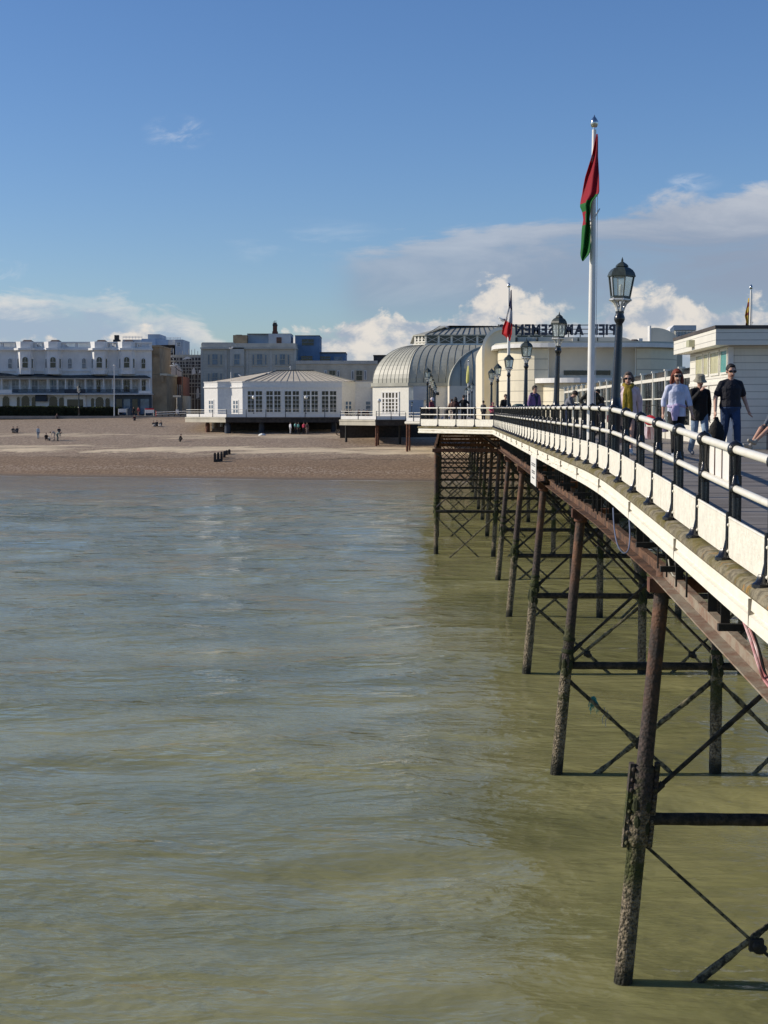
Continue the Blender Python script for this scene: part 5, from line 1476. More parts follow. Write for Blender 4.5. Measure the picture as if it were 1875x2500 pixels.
# stone hotel and the buildings on its roofline
YH = 280.0
HO = empty('stone_hotel', at(600, 1010, YH), 'tall grey stone hotel with sash windows in threes and heavy cornice', 'hotel')
mb = MB(); fbox(mb, 492, 838, 723, 1016, YH, 14); mb.build('wall', 'ashlar', HO)
mb = MB(); fbox(mb, 489.5, 848, 724.5, 852, YH, 14.2, out=.5); mb.build('cornice', 'stone', HO)
mb = MB(); fbox(mb, 493, 836, 571, 847.6, YH, .6, out=.1); mb.build('parapet', 'stone', HO)
mb = MB(); fbox(mb, 571.3, 839, 722, 847.6, YH, .6, out=.1); mb.build('parapet', 'stone', HO)
for c_ in (525, 578.5, 634, 689.5):
    if c_ == 578.5:
        m = MB(); z0, z1 = at(0, 1010, YH).z, at(0, 849, YH).z
        P = [(at(561, 900, YH).x, YH-.01), (at(561.3, 900, YH-.5).x, YH-.5), (at(596, 900, YH-.5).x, YH-.5), (at(596.5, 900, YH).x, YH-.01)]
        m.loft([ring(P, z0), ring(P, z1)]); m.build('bay', 'stone', HO)
    yy = YH-.5 if c_ == 578.5 else YH
    for (y0, y1) in ((865, 890), (911, 934)):
        archwin(HO, c_-6.5, y0, c_+6.5, y1, yy, 'bluewin', 'stone2', arch=False, bars=1)
        if c_ != 578.5:
            for sx in (-15, 15): archwin(HO, c_+sx-1.8, y0+1, c_+sx+1.8, y1, yy, 'bluewin', 'stone2', arch=False, bars=0)
    m = MB(); fbox(m, c_-20, 892, c_+20, 894, yy, -.001, out=.2); m.build('sill', 'stone', HO)
for px in (494, 552, 604, 662, 720):
    m = MB(); fbox(m, px-3, 853, px+3, 1010, YH, -.002, out=.12); m.build('pilaster', 'stone', HO)
mb = MB(); fbox(mb, 569, 818, 603, 839, YH+4, 6); mb.build('roof_room', 'tan', HO)
mb = MB(); fbox(mb, 575, 817, 590, 818, YH+4, 6); mb.build('roof_edge', 'dkblock', HO)
CH = empty('chimney_stack', at(671, 815, YH+9), 'dark brown brick chimney stack with aerial on the hotel rooftop', 'chimney')
m = MB(); fbox(m, 666, 795, 676, 812, YH+9, 1); m.build('stack', 'brick', CH)
m = MB(); fbox(m, 664.5, 809, 677.5, 818, YH+8.9, 1.4); m.build('base', 'brick', CH)
m = MB(); fbox(m, 665.3, 791.5, 676.7, 795.3, YH+8.9, 1.2); m.build('cap', 'dkblock', CH)
for xx in (668.5, 673.5):
    m = MB(); p = at(xx, 792, YH+9.4); m.lathe([(.2, 0), (.17, .35)], p, 8); m.build('pot', 'dkblock', CH)
m = MB(); m.tube(at(671, 791, YH+9.5), at(671, 782, YH+9.5), .04, n=5); m.tube(at(667, 785, YH+9.5), at(676, 783.5, YH+9.5), .03, n=5); m.build('aerial', 'seam', CH)
BX = empty('rooftop_extension', at(655, 838, YH+6), 'pale blue rooftop extension on the stone hotel with one small red framed window', 'building')
m = MB(); fbox(m, 603.3, 816, 655, 839.5, YH+6, 6); m.build('pale_wall', 'paleblue', BX)
m = MB(); fbox(m, 655.3, 815, 710, 839.5, YH+4, 8); m.build('end_wall', 'greyclad', BX)
m = MB(); fbox(m, 603, 814.3, 710.5, 815.2, YH+4.6, 7.6); m.build('roof_edge', 'dkblock', BX)
archwin(BX, 676.5, 825, 686, 837, YH+4, 'slate', 'brick', arch=False)
BB = empty('blue_building', at(760, 900, YH+5), 'bright blue flat roofed building behind the hotel with a lower blue wing', 'building')
m = MB(); fbox(m, 720.5, 820, 780, 890, YH+5, 10); m.build('tower_wall', 'blue', BB)
m = MB(); fbox(m, 720, 818.6, 780.5, 820, YH+4.9, 10.2); m.build('roof_edge', 'dkblock', BB)
m = MB(); fbox(m, 780.3, 862, 844, 890, YH+6, 10); m.build('wing_wall', 'blue', BB)
m = MB(); fbox(m, 780.2, 859.5, 844.5, 862, YH+5.7, 10.2); m.build('wing_roof', 'dkblock', BB)
archwin(BB, 737, 828, 766, 843, YH+5, 'glassdk', 'blue', arch=False); archwin(BB, 735, 869, 763, 880, YH+5, 'glassdk', 'blue', arch=False)
archwin(BB, 782, 870, 807, 880, YH+6, 'glassdk', 'blue', arch=False); archwin(BB, 815, 871, 836, 880, YH+6, 'glassblind', 'blue', arch=False)
LW = empty('low_stone_building', at(820, 1010, YH-1), 'lower buff stone building with three part windows between hotel and dome', 'building')
m = MB(); fbox(m, 722.7, 889, 926, 1016, YH-1, 14); m.build('wall', 'stone2', LW)
m = MB(); fbox(m, 722.7, 880.5, 922, 888.7, YH-1, 1, out=.2); m.build('parapet', 'stone', LW)
for c_ in (811, 877):
    archwin(LW, c_-7, 905, c_+7, 928, YH-1, 'glassdk', 'stone2', arch=False)
    for sx in (-16, 15): archwin(LW, c_+sx-2.2, 906, c_+sx+2.2, 927, YH-1, 'glassblind', 'white', arch=False, bars=0)
BL = empty('dark_roofed_block', at(935, 900, YH+12), 'dark brown roof block just left of the dome', 'building')
m = MB(); fbox(m, 912, 868, 960, 900, YH+12, 8); m.build('wall', 'dkblock', BL)
m = MB(); fbox(m, 911, 866.5, 961, 868, YH+11.8, 8.4); m.build('roof_edge', 'slate', BL)
CS = empty('chimney_stack', at(283, 838, YT+7), 'dark double chimney stack above the right part of the white terrace', 'chimney')
m = MB(); fbox(m, 276, 829, 292, 840, YT+7, 1.2); m.build('base', 'dkblock', CS)
for a in (279, 285):
    m = MB(); fbox(m, a, 818, a+4.5, 829, YT+7.2, .8); m.build('pot', 'dkblock', CS)

# hedges: a box core clothed in small leaf faces
def hedge(x0, x1, y0, y1, Y, d, label, tips):
    o = empty('hedge', at((x0+x1)/2, y1, Y), label, 'hedge')
    a, b = at(x0, y1, Y), at(x1, y0, Y); z0 = 6.9
    m = MB(); m.b2((a.x+.1, Y+.1, z0), (b.x-.1, Y+d, b.z-.1)); m.build('core', 'hedge', o)
    m = MB(); q = MB(); n_ = int((x1-x0)*42)
    for i in range(n_):
        top_ = random.random() < .35
        x = random.uniform(a.x, b.x); zt = b.z+.12*noise.noise(Vector((x*.8, 0, 0)))+.08*noise.noise(Vector((x*3, 0, 0)))
        c = Vector((x, Y+random.uniform(0, d), zt+random.uniform(-.08, .08))) if top_ else Vector((x, Y+random.uniform(-.12, .1), random.uniform(z0, zt)))
        v = Vector((random.uniform(-1, 1), random.uniform(-1, 1), random.uniform(-1, 1))).normalized(); u_ = v.cross(Vector((.3, .5, .8))).normalized(); r = random.uniform(.07, .14)
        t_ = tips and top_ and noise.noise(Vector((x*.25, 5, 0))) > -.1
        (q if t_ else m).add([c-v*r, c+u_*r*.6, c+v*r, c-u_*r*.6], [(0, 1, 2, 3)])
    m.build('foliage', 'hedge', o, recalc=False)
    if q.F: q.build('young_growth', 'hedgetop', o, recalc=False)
random.seed(21)
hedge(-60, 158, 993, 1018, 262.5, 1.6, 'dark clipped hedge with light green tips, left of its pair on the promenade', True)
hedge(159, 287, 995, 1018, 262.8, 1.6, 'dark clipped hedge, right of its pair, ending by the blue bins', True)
# street lamps and beach furniture
def slamp(px, y0, y1, Y, label, arm=0, dark=False):
    a, b = at(px, y1, Y), at(px, y0, Y); o = empty('street_lamp', a, label, 'street lamp')
    m = MB(); m.path([a, b], [.09, .06], 8)
    if arm: m.path([b, b+Vector((arm*.5, 0, .25)), b+Vector((arm, 0, abs(arm)*.75))], .05, 6)
    m.build('post', 'black' if dark else 'greyclad', o)
    e = b+Vector((arm, 0, abs(arm)*.75)) if arm else b
    m = MB(); m.ell(e+Vector((-.3 if arm else 0, 0, 0)), (.5 if arm else .22, .16, .10), 10, 6); m.build('head', 'white', o, smooth=True)
slamp(279, 892, 1015, 258, 'tall slim pale grey street lamp in front of the terrace')
slamp(445, 908, 1012, 262, 'dark street lamp post with a slanting arm beside the brick building', -1.35, True)
slamp(430, 878, 1012, 290, 'far dark street lamp with pale head before the scaffolding', -.8, True)
L = copy_tree(L0); p = at(193, 1013, 260); L.location = (p.x, 260, 6.95); L.scale = (1.45, 1.45, 1.38); L['label'] = 'ornate lantern lamp post on the promenade before the white terrace'; L['group'] = 'promenade lanterns'; L.rotation_euler = (0, 0, 0)
L = copy_tree(L0); p = at(1004, 1020, 197); L.location = (p.x, 197, 6.8); L.scale = (.62, .62, .62); L['label'] = 'small lantern post in front of the grey hut by the dome'; L['group'] = 'promenade lanterns'
def board(px0, y0, px1, y1, Y, label, red):
    o = empty('notice_board', at((px0+px1)/2, y1, Y), label, 'sign')
    m = MB(); yb = y0+(y1-y0)*.62; fbox(m, px0, y0, px1, yb, Y, .06); m.build('board', 'white', o)
    if red:
        q = MB(); fbox(q, px0, y0, px1, y0+3.2, Y-.004, -.001, out=.01); q.build('header', 'plastic_red', o)
    for xx in (px0+.5, px1-.5):
        m = MB(); m.tube(at(xx, y1, Y+.1), at(xx, y0, Y+.1), .05, n=6); m.build('leg', 'white', o)
board(354, 997, 376, 1015, 258, 'white notice board with red header at the top of the beach', True)
board(289, 998, 310, 1012, 261, 'plain pale notice board beside the right hedge end', False)
o = empty('litter_bin', at(314, 1014, 260), 'dark blue bin beside the pale notice board', 'bin'); m = MB(); q = at(314, 1014, 260)
m.lathe([(.36, 0), (.38, .1), (.40, 1.0), (.42, 1.02), (.42, 1.08), (.3, 1.2), (.05, 1.28)], q, 12); m.build('body', 'shopblue', o, smooth=True)
o = empty('timber_fence', at(418, 1014, 258), 'low white two rail fence at the top of the beach', 'fence')
for yy in (1005, 1010):
    m = MB(); a, b = at(380, yy+1.5, 259), at(456, yy-1, 259); m.path([a, b], .06, 6); m.build('rail', 'white', o)
for k in range(6):
    m = MB(); xx = 381+15*k; m.tube(at(xx, 1016, 259.1), at(xx, 1003, 259.1), .08, n=6); m.build('post', 'red' if k == 0 else 'timber', o)
o = empty('post_sign', at(432, 1012, 262), 'pale cross shaped signpost beside the low white fence', 'sign')
m = MB(); m.tube(at(432, 1012, 262), at(432, 968, 262), .07, n=6); m.build('post', 'stone2', o)
m = MB(); fbox(m, 422, 965, 442, 969.5, 261.9, .08); m.build('arm', 'stone2', o)
m = MB(); fbox(m, 429, 1000, 436, 1008, 261.85, .06); m.build('plate', 'white', o)
# groyne stumps in the shingle
o = empty('groyne', ground_hit(545, 1118), 'row of weathered timber groyne posts standing in the lower beach', 'groyne')
for px, yb, yt in ((525, 1128, 1105), (533, 1127, 1104), (541, 1122, 1103), (548, 1117, 1101), (553.5, 1111, 1099), (560, 1109, 1097)):
    g = ground_hit(px, yb); h = (yb-yt)*g.y/F; m = MB()
    m.loft([[g+Vector((x, y, z)) for x, y in ((-.15, -.15), (.15, -.15), (.14, .15), (-.14, .15))] for z in (-.3, h*.8)]+[[g+Vector((x, y, h)) for x, y in ((-.09, -.1), (.1, -.1), (.09, .1), (-.1, .1))]]); m.build('post', 'timber', o)
g0, g1 = ground_hit(522, 1129), ground_hit(543, 1127); m = MB(); m.frame(g0+Vector((0, .2, -.2)), g1-g0, (0, .12, 0), (0, 0, .55)); m.build('plank', 'timber', o)
# pale cloth, dumped things and a handcart on the beach
g = ground_hit(640, 1063); m = MB(); m.loft([[g+Vector((math.cos(a)*r*1.0, math.sin(a)*r*.8, z+.06*math.sin(a*3))) for a in [2*PI*k/12 for k in range(12)]] for r, z in ((.55, 0), (.5, .10), (.3, .2), (.05, .24))]); tag(m.build('beach_towel', 'sand_patch', smooth=True), 'crumpled white towel lying on the shingle below the cafe', 'towel')
g = ground_hit(841, 1063); o = empty('beach_buggy', g, 'grey wheeled buggy with two big wheels parked under the deck', 'buggy')
for dx, r in ((-.75, .42), (.55, .46)):
    m = MB(); c = g+Vector((dx, 0, r)); m.path([c+Vector((math.cos(2*PI*k/20)*r, 0, math.sin(2*PI*k/20)*r)) for k in range(21)], .055, 6)
    w_ = m.build('wheel', 'timber', o, smooth=True); m = MB()
    for k in range(6): m.tube(c, c+Vector((math.cos(PI*k/3)*r, 0, math.sin(PI*k/3)*r)), .015, n=4)
    m.build('spoke', 'steel', w_)
m = MB(); m.path([g+Vector((-.75, 0, .42)), g+Vector((-.2, 0, .95)), g+Vector((.55, 0, .46)), g+Vector((-.75, 0, .42))], .05, 6); m.path([g+Vector((-.2, 0, .95)), g+Vector((.1, 0, 1.6)), g+Vector((.35, 0, 1.7))], .045, 6); m.build('frame', 'seam', o)
m = MB(); m.box(g+Vector((0, 0, 1.05)), (.6, .4, .16)); m.build('seat', 'stone2', o)
# gulls
def gull(p, label, perched=True, k=1.0, d=1):
    o = empty('gull', p, label, 'gull'); m = MB(); p = Vector(p); h = .14*k if perched else 0
    c = p+Vector((0, 0, h+.08*k)); m.path([c+Vector((-d*.26*k, 0, .0)), c+Vector((-d*.15*k, 0, .0)), c, c+Vector((d*.13*k, 0, .05*k)), c+Vector((d*.18*k, 0, .12*k)), c+Vector((d*.235*k, 0, .13*k)), c+Vector((d*.27*k, 0, .12*k))], [.015*k, .05*k, .09*k, .075*k, .05*k, .045*k, .01*k], 8); m.build('body', 'gull_white', o, smooth=True)
    if perched:
        m = MB(); m.ell(c+Vector((-d*.08*k, -.05*k, .03*k)), (.20*k, .05*k, .06*k), 8, 6); m.ell(c+Vector((-d*.08*k, .05*k, .03*k)), (.20*k, .05*k, .06*k), 8, 6); m.build('wings', 'gull_grey', o, smooth=True)
        for dy in (-.03, .03):
            m = MB(); m.tube(p+Vector((0, dy*k, 0)), c+Vector((0, dy*k, -.05*k)), .01*k, n=5); m.build('leg', 'frosted', o)
    else:
        for s_ in (-1, 1):
            m = MB(); m.path([c+Vector((0, 0, .02)), c+Vector((s_*.05, s_*.35*k, .18*k)), c+Vector((-d*.15*k+s_*.35*k, s_*.6*k, .10*k))], [.08*k, .06*k, .01], 6, flat=.25); m.build('wing', 'gull_grey', o, smooth=True)
gull(at(1091.5, 803.5, 226), 'gull perched on the left end of the dome lantern ridge', True, 1.25, -1)
gull(at(1228, 791.5, 113), 'gull perched on the sign behind the tricolour', True, 1.3, -1)
gull(at(588.3, 923, 242), 'gull landing on the left end of the cafe roof', True, 1.5, -1)
gull(at(564, 852, 240), 'white gull flying across the stone hotel front', False, 1.4, 1)
gull(at(427, 892, 240), 'white gull flying before the scaffolding', False, 1.5, -1)
gull(at(653.5, 916, 245), 'gull sitting on the cafe roof slope', True, 1.2, 1)
# ---------------------------------------------------------------- people
_mc = {}
def FM(hexcol, rough=.8, kind='cloth'):
    k = (hexcol, kind)
    if k not in _mc:
        _mc[k] = M(kind+'_'+hexcol.lstrip('#'), H(hexcol), rough, .22, 9, bump=.9 if kind == 'cloth' else .5, bscale=7 if kind == 'cloth' else 40, stretch=(1, 1, .45))
        for n_ in _mc[k].node_tree.nodes:
            if n_.bl_idname == 'ShaderNodeBump': n_.inputs['Distance'].default_value = .05
    return _mc[k]
SKIN = M('skin', (.52, .30, .21), .55, .10, 12); SKIN2 = M('skin_tanned', (.40, .21, .14), .55, .10, 12)
def skinned(mb, name, mat, par, vox, it=3):
    """fuse the overlapping pieces of one body or garment into one smooth continuous surface"""
    me = bpy.data.meshes.new(name); me.from_pydata(mb.V, [], mb.F); me.update()
    bm = bmesh.new(); bm.from_mesh(me); bmesh.ops.recalc_face_normals(bm, faces=bm.faces); bm.to_mesh(me); bm.free()
    o = bpy.data.objects.new(name, me); COL.objects.link(o)
    r = o.modifiers.new('r', 'REMESH'); r.mode = 'VOXEL'; r.voxel_size = vox; r.use_smooth_shade = True
    s_ = o.modifiers.new('s', 'SMOOTH'); s_.factor = .5; s_.iterations = it
    bpy.context.view_layer.update()
    m2 = bpy.data.meshes.new_from_object(o.evaluated_get(bpy.context.evaluated_depsgraph_get()))
    bpy.data.objects.remove(o); m2.name = name
    m2.materials.clear(); m2.materials.append(mat); m2.shade_smooth()
    o = bpy.data.objects.new(name, m2); COL.objects.link(o); o.parent = par
    return o
def capsule(mb, p0, p1, r0, r1, n=10, flat=1.0):
    p0, p1 = Vector(p0), Vector(p1); d = (p1-p0); L = d.length
    if L < 1e-6: return
    d /= L; pts = []; rr = []
    for k in range(4):
        a = PI/2*k/3; pts.append(p0-d*r0*math.cos(a)); rr.append(max(r0*math.sin(a), r0*.05))
    for f in (.33, .66): pts.append(p0.lerp(p1, f)); rr.append(r0+(r1-r0)*f)
    for k in range(4):
        a = PI/2*(3-k)/3; pts.append(p1+d*r1*math.cos(a)); rr.append(max(r1*math.sin(a), r1*.05))
    mb.path(pts, rr, n, flat=flat)
def torso(mb, path_, n=14):
    """elliptic rings (centre, rx, ry) up a spine; rings tilt with the spine"""
    rings = []
    for i, (c, rx, ry) in enumerate(path_):
        c = Vector(c); a = Vector(path_[max(i-1, 0)][0]); b = Vector(path_[min(i+1, len(path_)-1)][0]); d = (b-a).normalized()
        ex = Vector((1, 0, 0)); ex = (ex-d*ex.dot(d)).normalized(); ey = d.cross(ex)
        rings.append([c+ex*rx*math.cos(2*PI*k/n)+ey*ry*math.sin(2*PI*k/n) for k in range(n)])
    mb.loft(rings)
BASE = dict(pel=(0, 0, .525), wai=(0, 0, .61), che=(0, 0, .74), nek=(0, .005, .845), hed=(0, -.012, .925),
            shl=(.100, 0, .788), ell=(.135, .01, .635), wrl=(.135, -.03, .49), shr=(-.100, 0, .788), elr=(-.135, .01, .635), wrr=(-.135, -.03, .49),
            hil=(.052, 0, .515), knl=(.056, -.012, .285), anl=(.056, .012, .045), hir=(-.052, 0, .515), knr=(-.056, -.012, .285), anr=(-.056, .012, .045))
POSES = {
 'stand': {},
 'walk': dict(knl=(.052, -.09, .295), anl=(.05, -.12, .05), knr=(-.052, .03, .28), anr=(-.05, .17, .085), ell=(.14, .05, .64), wrl=(.14, .05, .50), elr=(-.14, -.03, .64), wrr=(-.135, -.09, .51)),
 'walk2': dict(knr=(-.052, -.085, .295), anr=(-.05, -.11, .05), knl=(.052, .03, .28), anl=(.05, .16, .08), elr=(-.14, .04, .64), wrr=(-.15, .02, .50), ell=(.145, -.01, .64), wrl=(.16, -.06, .51)),
 'sit_ground': dict(pel=(0, 0, .075), wai=(0, .01, .16), che=(0, .015, .29), nek=(0, 0, .395), hed=(0, -.02, .475), shl=(.105, .0, .35), shr=(-.105, .0, .35), ell=(.14, -.05, .22), wrl=(.08, -.17, .20), elr=(-.14, -.05, .22), wrr=(-.08, -.17, .20),
   hil=(.055, 0, .06), hir=(-.055, 0, .06), knl=(.07, -.20, .215), knr=(-.07, -.20, .215), anl=(.06, -.33, .03), anr=(-.06, -.33, .03)),
 'sit_bench': dict(pel=(0, 0, .275), wai=(0, .02, .36), che=(0, .03, .49), nek=(0, .02, .595), hed=(0, 0, .675), shl=(.105, .03, .55), shr=(-.105, .03, .55), ell=(.135, -.02, .42), wrl=(.08, -.14, .34), elr=(-.135, -.02, .42), wrr=(-.08, -.14, .34),
   hil=(.055, 0, .26), hir=(-.055, 0, .26), knl=(.07, -.235, .275), knr=(-.06, -.235, .275), anl=(.06, -.27, .045), anr=(-.05, -.36, .055)),
 'bend': dict(pel=(0, .06, .52), wai=(0, .02, .60), che=(0, -.10, .67), nek=(0, -.20, .69), hed=(0, -.27, .68), shl=(.10, -.16, .66), shr=(-.10, -.16, .66), ell=(.12, -.19, .50), wrl=(.08, -.24, .36), elr=(-.12, -.19, .50), wrr=(-.08, -.24, .36), hil=(.052, .06, .51), hir=(-.052, .06, .51)),
 'crouch': dict(pel=(0, .03, .18), wai=(0, 0, .26), che=(0, -.05, .38), nek=(0, -.09, .47), hed=(0, -.12, .55), shl=(.10, -.06, .43), shr=(-.10, -.06, .43), ell=(.13, -.13, .30), wrl=(.07, -.22, .22), elr=(-.13, -.13, .30), wrr=(-.07, -.22, .22),
   hil=(.055, .02, .17), hir=(-.055, .02, .17), knl=(.09, -.17, .26), knr=(-.09, -.17, .26), anl=(.07, -.02, .05), anr=(-.07, -.02, .05)),
 'lean': dict(che=(0, -.02, .735), nek=(0, -.03, .84), hed=(0, -.06, .915), shl=(.105, -.02, .795), shr=(-.105, -.02, .795), ell=(.155, -.05, .645), wrl=(.10, -.16, .60), elr=(-.155, -.05, .645), wrr=(-.10, -.16, .60)),
 'stoop': dict(wai=(0, .0, .61), che=(0, -.045, .725), nek=(0, -.105, .81), hed=(0, -.16, .865), shl=(.10, -.07, .775), shr=(-.10, -.07, .775), ell=(.135, -.11, .63), wrl=(.08, -.22, .58), elr=(-.135, -.11, .63), wrr=(-.08, -.22, .58)),
 'hips': dict(ell=(.215, .04, .66), wrl=(.12, -.03, .58), elr=(-.215, .04, .66), wrr=(-.12, -.03, .58)),
}
def person(loc, h, rz, label, pose='stand', top='#222222', legs='#22262c', shoes='#222222', hair='#20150e', skin=SKIN, detail=1, sleeves='long', longhair=False, bob=False, hat=None, glasses=False, girth=1.0, over={}, group=None, skirt=None, shorts=False, untucked=0.0, name='person'):
    J = {k: Vector(v) for k, v in {**BASE, **POSES[pose], **over}.items()}
    J = {k: v*h for k, v in J.items()}
    r = empty(name, loc, label, 'person', group, rz)
    vox = {0: .032, 1: .016, 2: .0085}[detail]
    g = girth; hh = h
    up = (J['hed']-J['nek']).normalized()
    # body: one fused surface
    b = MB()
    sp = [(J['pel']-(J['wai']-J['pel'])*.75, .055*g, .045*g), (J['pel'], .092*g, .066*g), (J['wai'], .078*g, .056*g), (J['che'], .094*g, .064*g), (J['che'].lerp(J['nek'], .5), .070*g, .05*g), (J['che'].lerp(J['nek'], .8), .045, .042), (J['nek'], .034, .034)]
    torso(b, [(c, x*hh, y*hh) for c, x, y in sp])
    capsule(b, J['nek'], J['nek'].lerp(J['hed'], .75), .032*hh, .028*hh)
    hd = J['hed']; ex = Vector((1, 0, 0)); fw = up.cross(ex).normalized()*-1
    fw = Vector((0, -1, 0)) - up*Vector((0, -1, 0)).dot(up); fw.normalize()
    R = Matrix((ex, -fw, up)).transposed()
    hs_k = 1.10
    def HP(x, y, z): return hd+R @ Vector((x*hh*hs_k, y*hh*hs_k, z*hh*hs_k))
    b.ell(HP(0, .006, .012), (0.0473*hh, 0.0572*hh, 0.0583*hh), 14, 10, R=R)
    b.ell(HP(0, -.010, -.022), (0.0374*hh, 0.0440*hh, 0.0462*hh), 12, 8, R=R)
    if detail == 2:
        b.ell(HP(0, -.030, -.055), (.016*hh, .014*hh, .012*hh), 8, 6, R=R)          # chin
        b.path([HP(0, -.046, .012), HP(0, -.056, -.004), HP(0, -.061, -.016), HP(0, -.050, -.022)], [.006*hh, .008*hh, .0105*hh, .006*hh], 8)   # nose
        for sx in (-1, 1):
            b.ell(HP(sx*.045, .008, -.006), (.008*hh, .012*hh, .018*hh), 8, 6, R=R)
            b.ell(HP(sx*.022, -.043, .014), (.015*hh, .007*hh, .006*hh), 8, 5, R=R)
    for sd in ('l', 'r'):
        sg = 1 if sd == 'l' else -1
        s_, e_, w_ = J['sh'+sd], J['el'+sd], J['wr'+sd]
        capsule(b, s_, e_, .031*hh*g**.5, .025*hh*g**.5); capsule(b, e_, w_, .0255*hh, .017*hh)
        d = (w_-e_).normalized(); hl = .108*hh
        sidev = Vector((0, -1, 0)) - d*Vector((0, -1, 0)).dot(d)
        sidev = sidev.normalized() if sidev.length > .2 else Vector((0, 0, 1))
        nrm = d.cross(sidev)*sg
        pm_ = w_+d*hl*.42
        capsule(b, w_, pm_, .015*hh, .019*hh, flat=.9)
        if detail == 2:
            for q, ln in ((-1.5, .40), (-.5, .50), (.5, .53), (1.5, .46)):
                k0 = pm_+sidev*q*.0085*hh; k1 = k0+d*hl*ln*.5-nrm*.004*hh; k2 = k1+d*hl*ln*.42-nrm*.016*hh
                capsule(b, k0, k1, .0058*hh, .0052*hh, 7); capsule(b, k1, k2, .0052*hh, .0042*hh, 7)
            t0 = w_+d*hl*.16+sidev*.012*hh; t1 = t0+sidev*.020*hh+d*hl*.24; capsule(b, t0, t1, .0068*hh, .006*hh, 7); capsule(b, t1, t1+d*hl*.22-nrm*.008*hh, .006*hh, .0048*hh, 7)
        else:
            capsule(b, pm_, pm_+d*hl*.42, .017*hh, .009*hh)
        hi, kn, an = J['hi'+sd], J['kn'+sd], J['an'+sd]
        capsule(b, hi, kn, .050*hh*g**.5, .034*hh*g**.4); capsule(b, kn, an, .033*hh, .020*hh)
        ft = (an-kn).normalized(); toe = Vector((0, -1, -.05)) if abs(ft.z) > .5 else Vector((0, -.8, .5))
        toe = (toe-ft*toe.dot(ft)*.6).normalized()
        capsule(b, an+ft*.02*hh, an+ft*.026*hh+toe*.095*hh, .022*hh, .018*hh)
        if shoes:
            m = MB(); capsule(m, an+ft*.020*hh-toe*.02*hh, an+ft*.026*hh+toe*.10*hh, .030*hh, .024*hh, 10); capsule(m, an-ft*.02*hh, an+ft*.02*hh, .026*hh, .028*hh)
            skinned(m, 'shoe', FM(shoes, .6), r, max(vox, .010), 2)
    skinned(b, 'body', skin, r, vox)
    # top garment
    if top:
        m = MB(); k = 1.13
        bot = J['pel'].lerp(J['wai'], .15-untucked)
        tp = [(bot, .098*g*k, .073*g*k), (J['pel'].lerp(J['wai'], .3), .096*g*k, .072*g*k), (J['wai'], .087*g*k, .067*g*k), (J['che'], .094*g*k, .070*g*k), (J['che'].lerp(J['nek'], .45), .074*g*k, .056*g*k), (J['che'].lerp(J['nek'], .82), .046*k, .044*k)]
        torso(m, [(c, x*hh, y*hh) for c, x, y in tp])
        for sd in ('l', 'r'):
            s_, e_, w_ = J['sh'+sd], J['el'+sd], J['wr'+sd]
            capsule(m, J['nek'].lerp(J['che'], .22), s_, .036*hh, .036*hh*g**.4)
            if sleeves == 'short': capsule(m, s_, s_.lerp(e_, .72), .038*hh*g**.4, .038*hh*g**.4)
            elif sleeves == 'mid': capsule(m, s_, e_, .035*hh, .033*hh); capsule(m, e_, e_.lerp(w_, .35), .034*hh, .031*hh)
            else: capsule(m, s_, e_, .037*hh*g**.4, .034*hh); capsule(m, e_, e_.lerp(w_, .93), .034*hh, .026*hh)
        skinned(m, 'top', FM(top), r, vox, 5)
    if legs:
        m = MB(); k = 1.12
        torso(m, [(c, x*hh, y*hh) for c, x, y in [(J['pel']-(J['wai']-J['pel'])*.85, .05*g, .05*g), (J['pel'], .096*g*k, .072*g*k), (J['pel'].lerp(J['wai'], .55), .086*g*k, .064*g*k)]])
        for sd in ('l', 'r'):
            hi, kn, an = J['hi'+sd], J['kn'+sd], J['an'+sd]
            if shorts: capsule(m, hi, hi.lerp(kn, .8), .060*hh*g**.5, .052*hh)
            else: capsule(m, hi, kn, .059*hh*g**.5, .043*hh); capsule(m, kn, kn.lerp(an, .95), .042*hh, .036*hh)
        skinned(m, 'trousers', FM(legs), r, vox, 3)
    if skirt:
        m = MB(); a = J['pel'].lerp(J['wai'], .5); low = skirt[1]
        rg = []
        for i in range(7):
            f = i/6; z = a.z+(low*hh-a.z)*f; rx = (.098+.055*f)*hh; ry = (.075+.06*f)*hh
            rg.append([Vector((a.x+math.cos(2*PI*q/28)*rx*(1+.07*f*math.sin(q*1.8)), a.y+math.sin(2*PI*q/28)*ry*(1+.07*f*math.sin(q*1.8)), z)) for q in range(28)])
        m.loft(rg); m.build('skirt', FM(skirt[0]), r, smooth=True, local=True)
    if hair:
        m = MB()
        m.ell(HP(0, .017, .021), (0.0556*hh, 0.0594*hh, 0.0616*hh), 14, 10, R=R)
        if longhair:
            for sx in (-1, 1):
                m.path([HP(sx*.040, .010, .030), HP(sx*.051, .005, -.01), HP(sx*.055, .0, -.06), HP(sx*.056, -.012, -.105)], [.018*hh, .022*hh, .025*hh, .012*hh], 8)
            m.path([HP(0, .04, .02), HP(0, .055, -.03), HP(0, .055, -.11)], [.04*hh, .045*hh, .03*hh], 10)
            m.path([HP(-.03, -.034, .050), HP(0, -.042, .057), HP(.03, -.034, .050)], [.016*hh, .018*hh, .016*hh], 8)
        else:
            if bob:
                for sx in (-1, 1): m.path([HP(sx*.040, .008, .030), HP(sx*.050, .006, -.005), HP(sx*.050, .0, -.045)], [.017*hh, .022*hh, .016*hh], 8)
                m.path([HP(0, .04, .02), HP(0, .048, -.02), HP(0, .045, -.05)], [.04*hh, .042*hh, .03*hh], 10)
            m.path([HP(-.028, -.022, .058), HP(0, -.028, .062), HP(.028, -.022, .058)], [.012*hh, .014*hh, .012*hh], 8)
        skinned(m, 'hair', FM(hair, .6, 'hair'), r, max(vox, .010), 2)
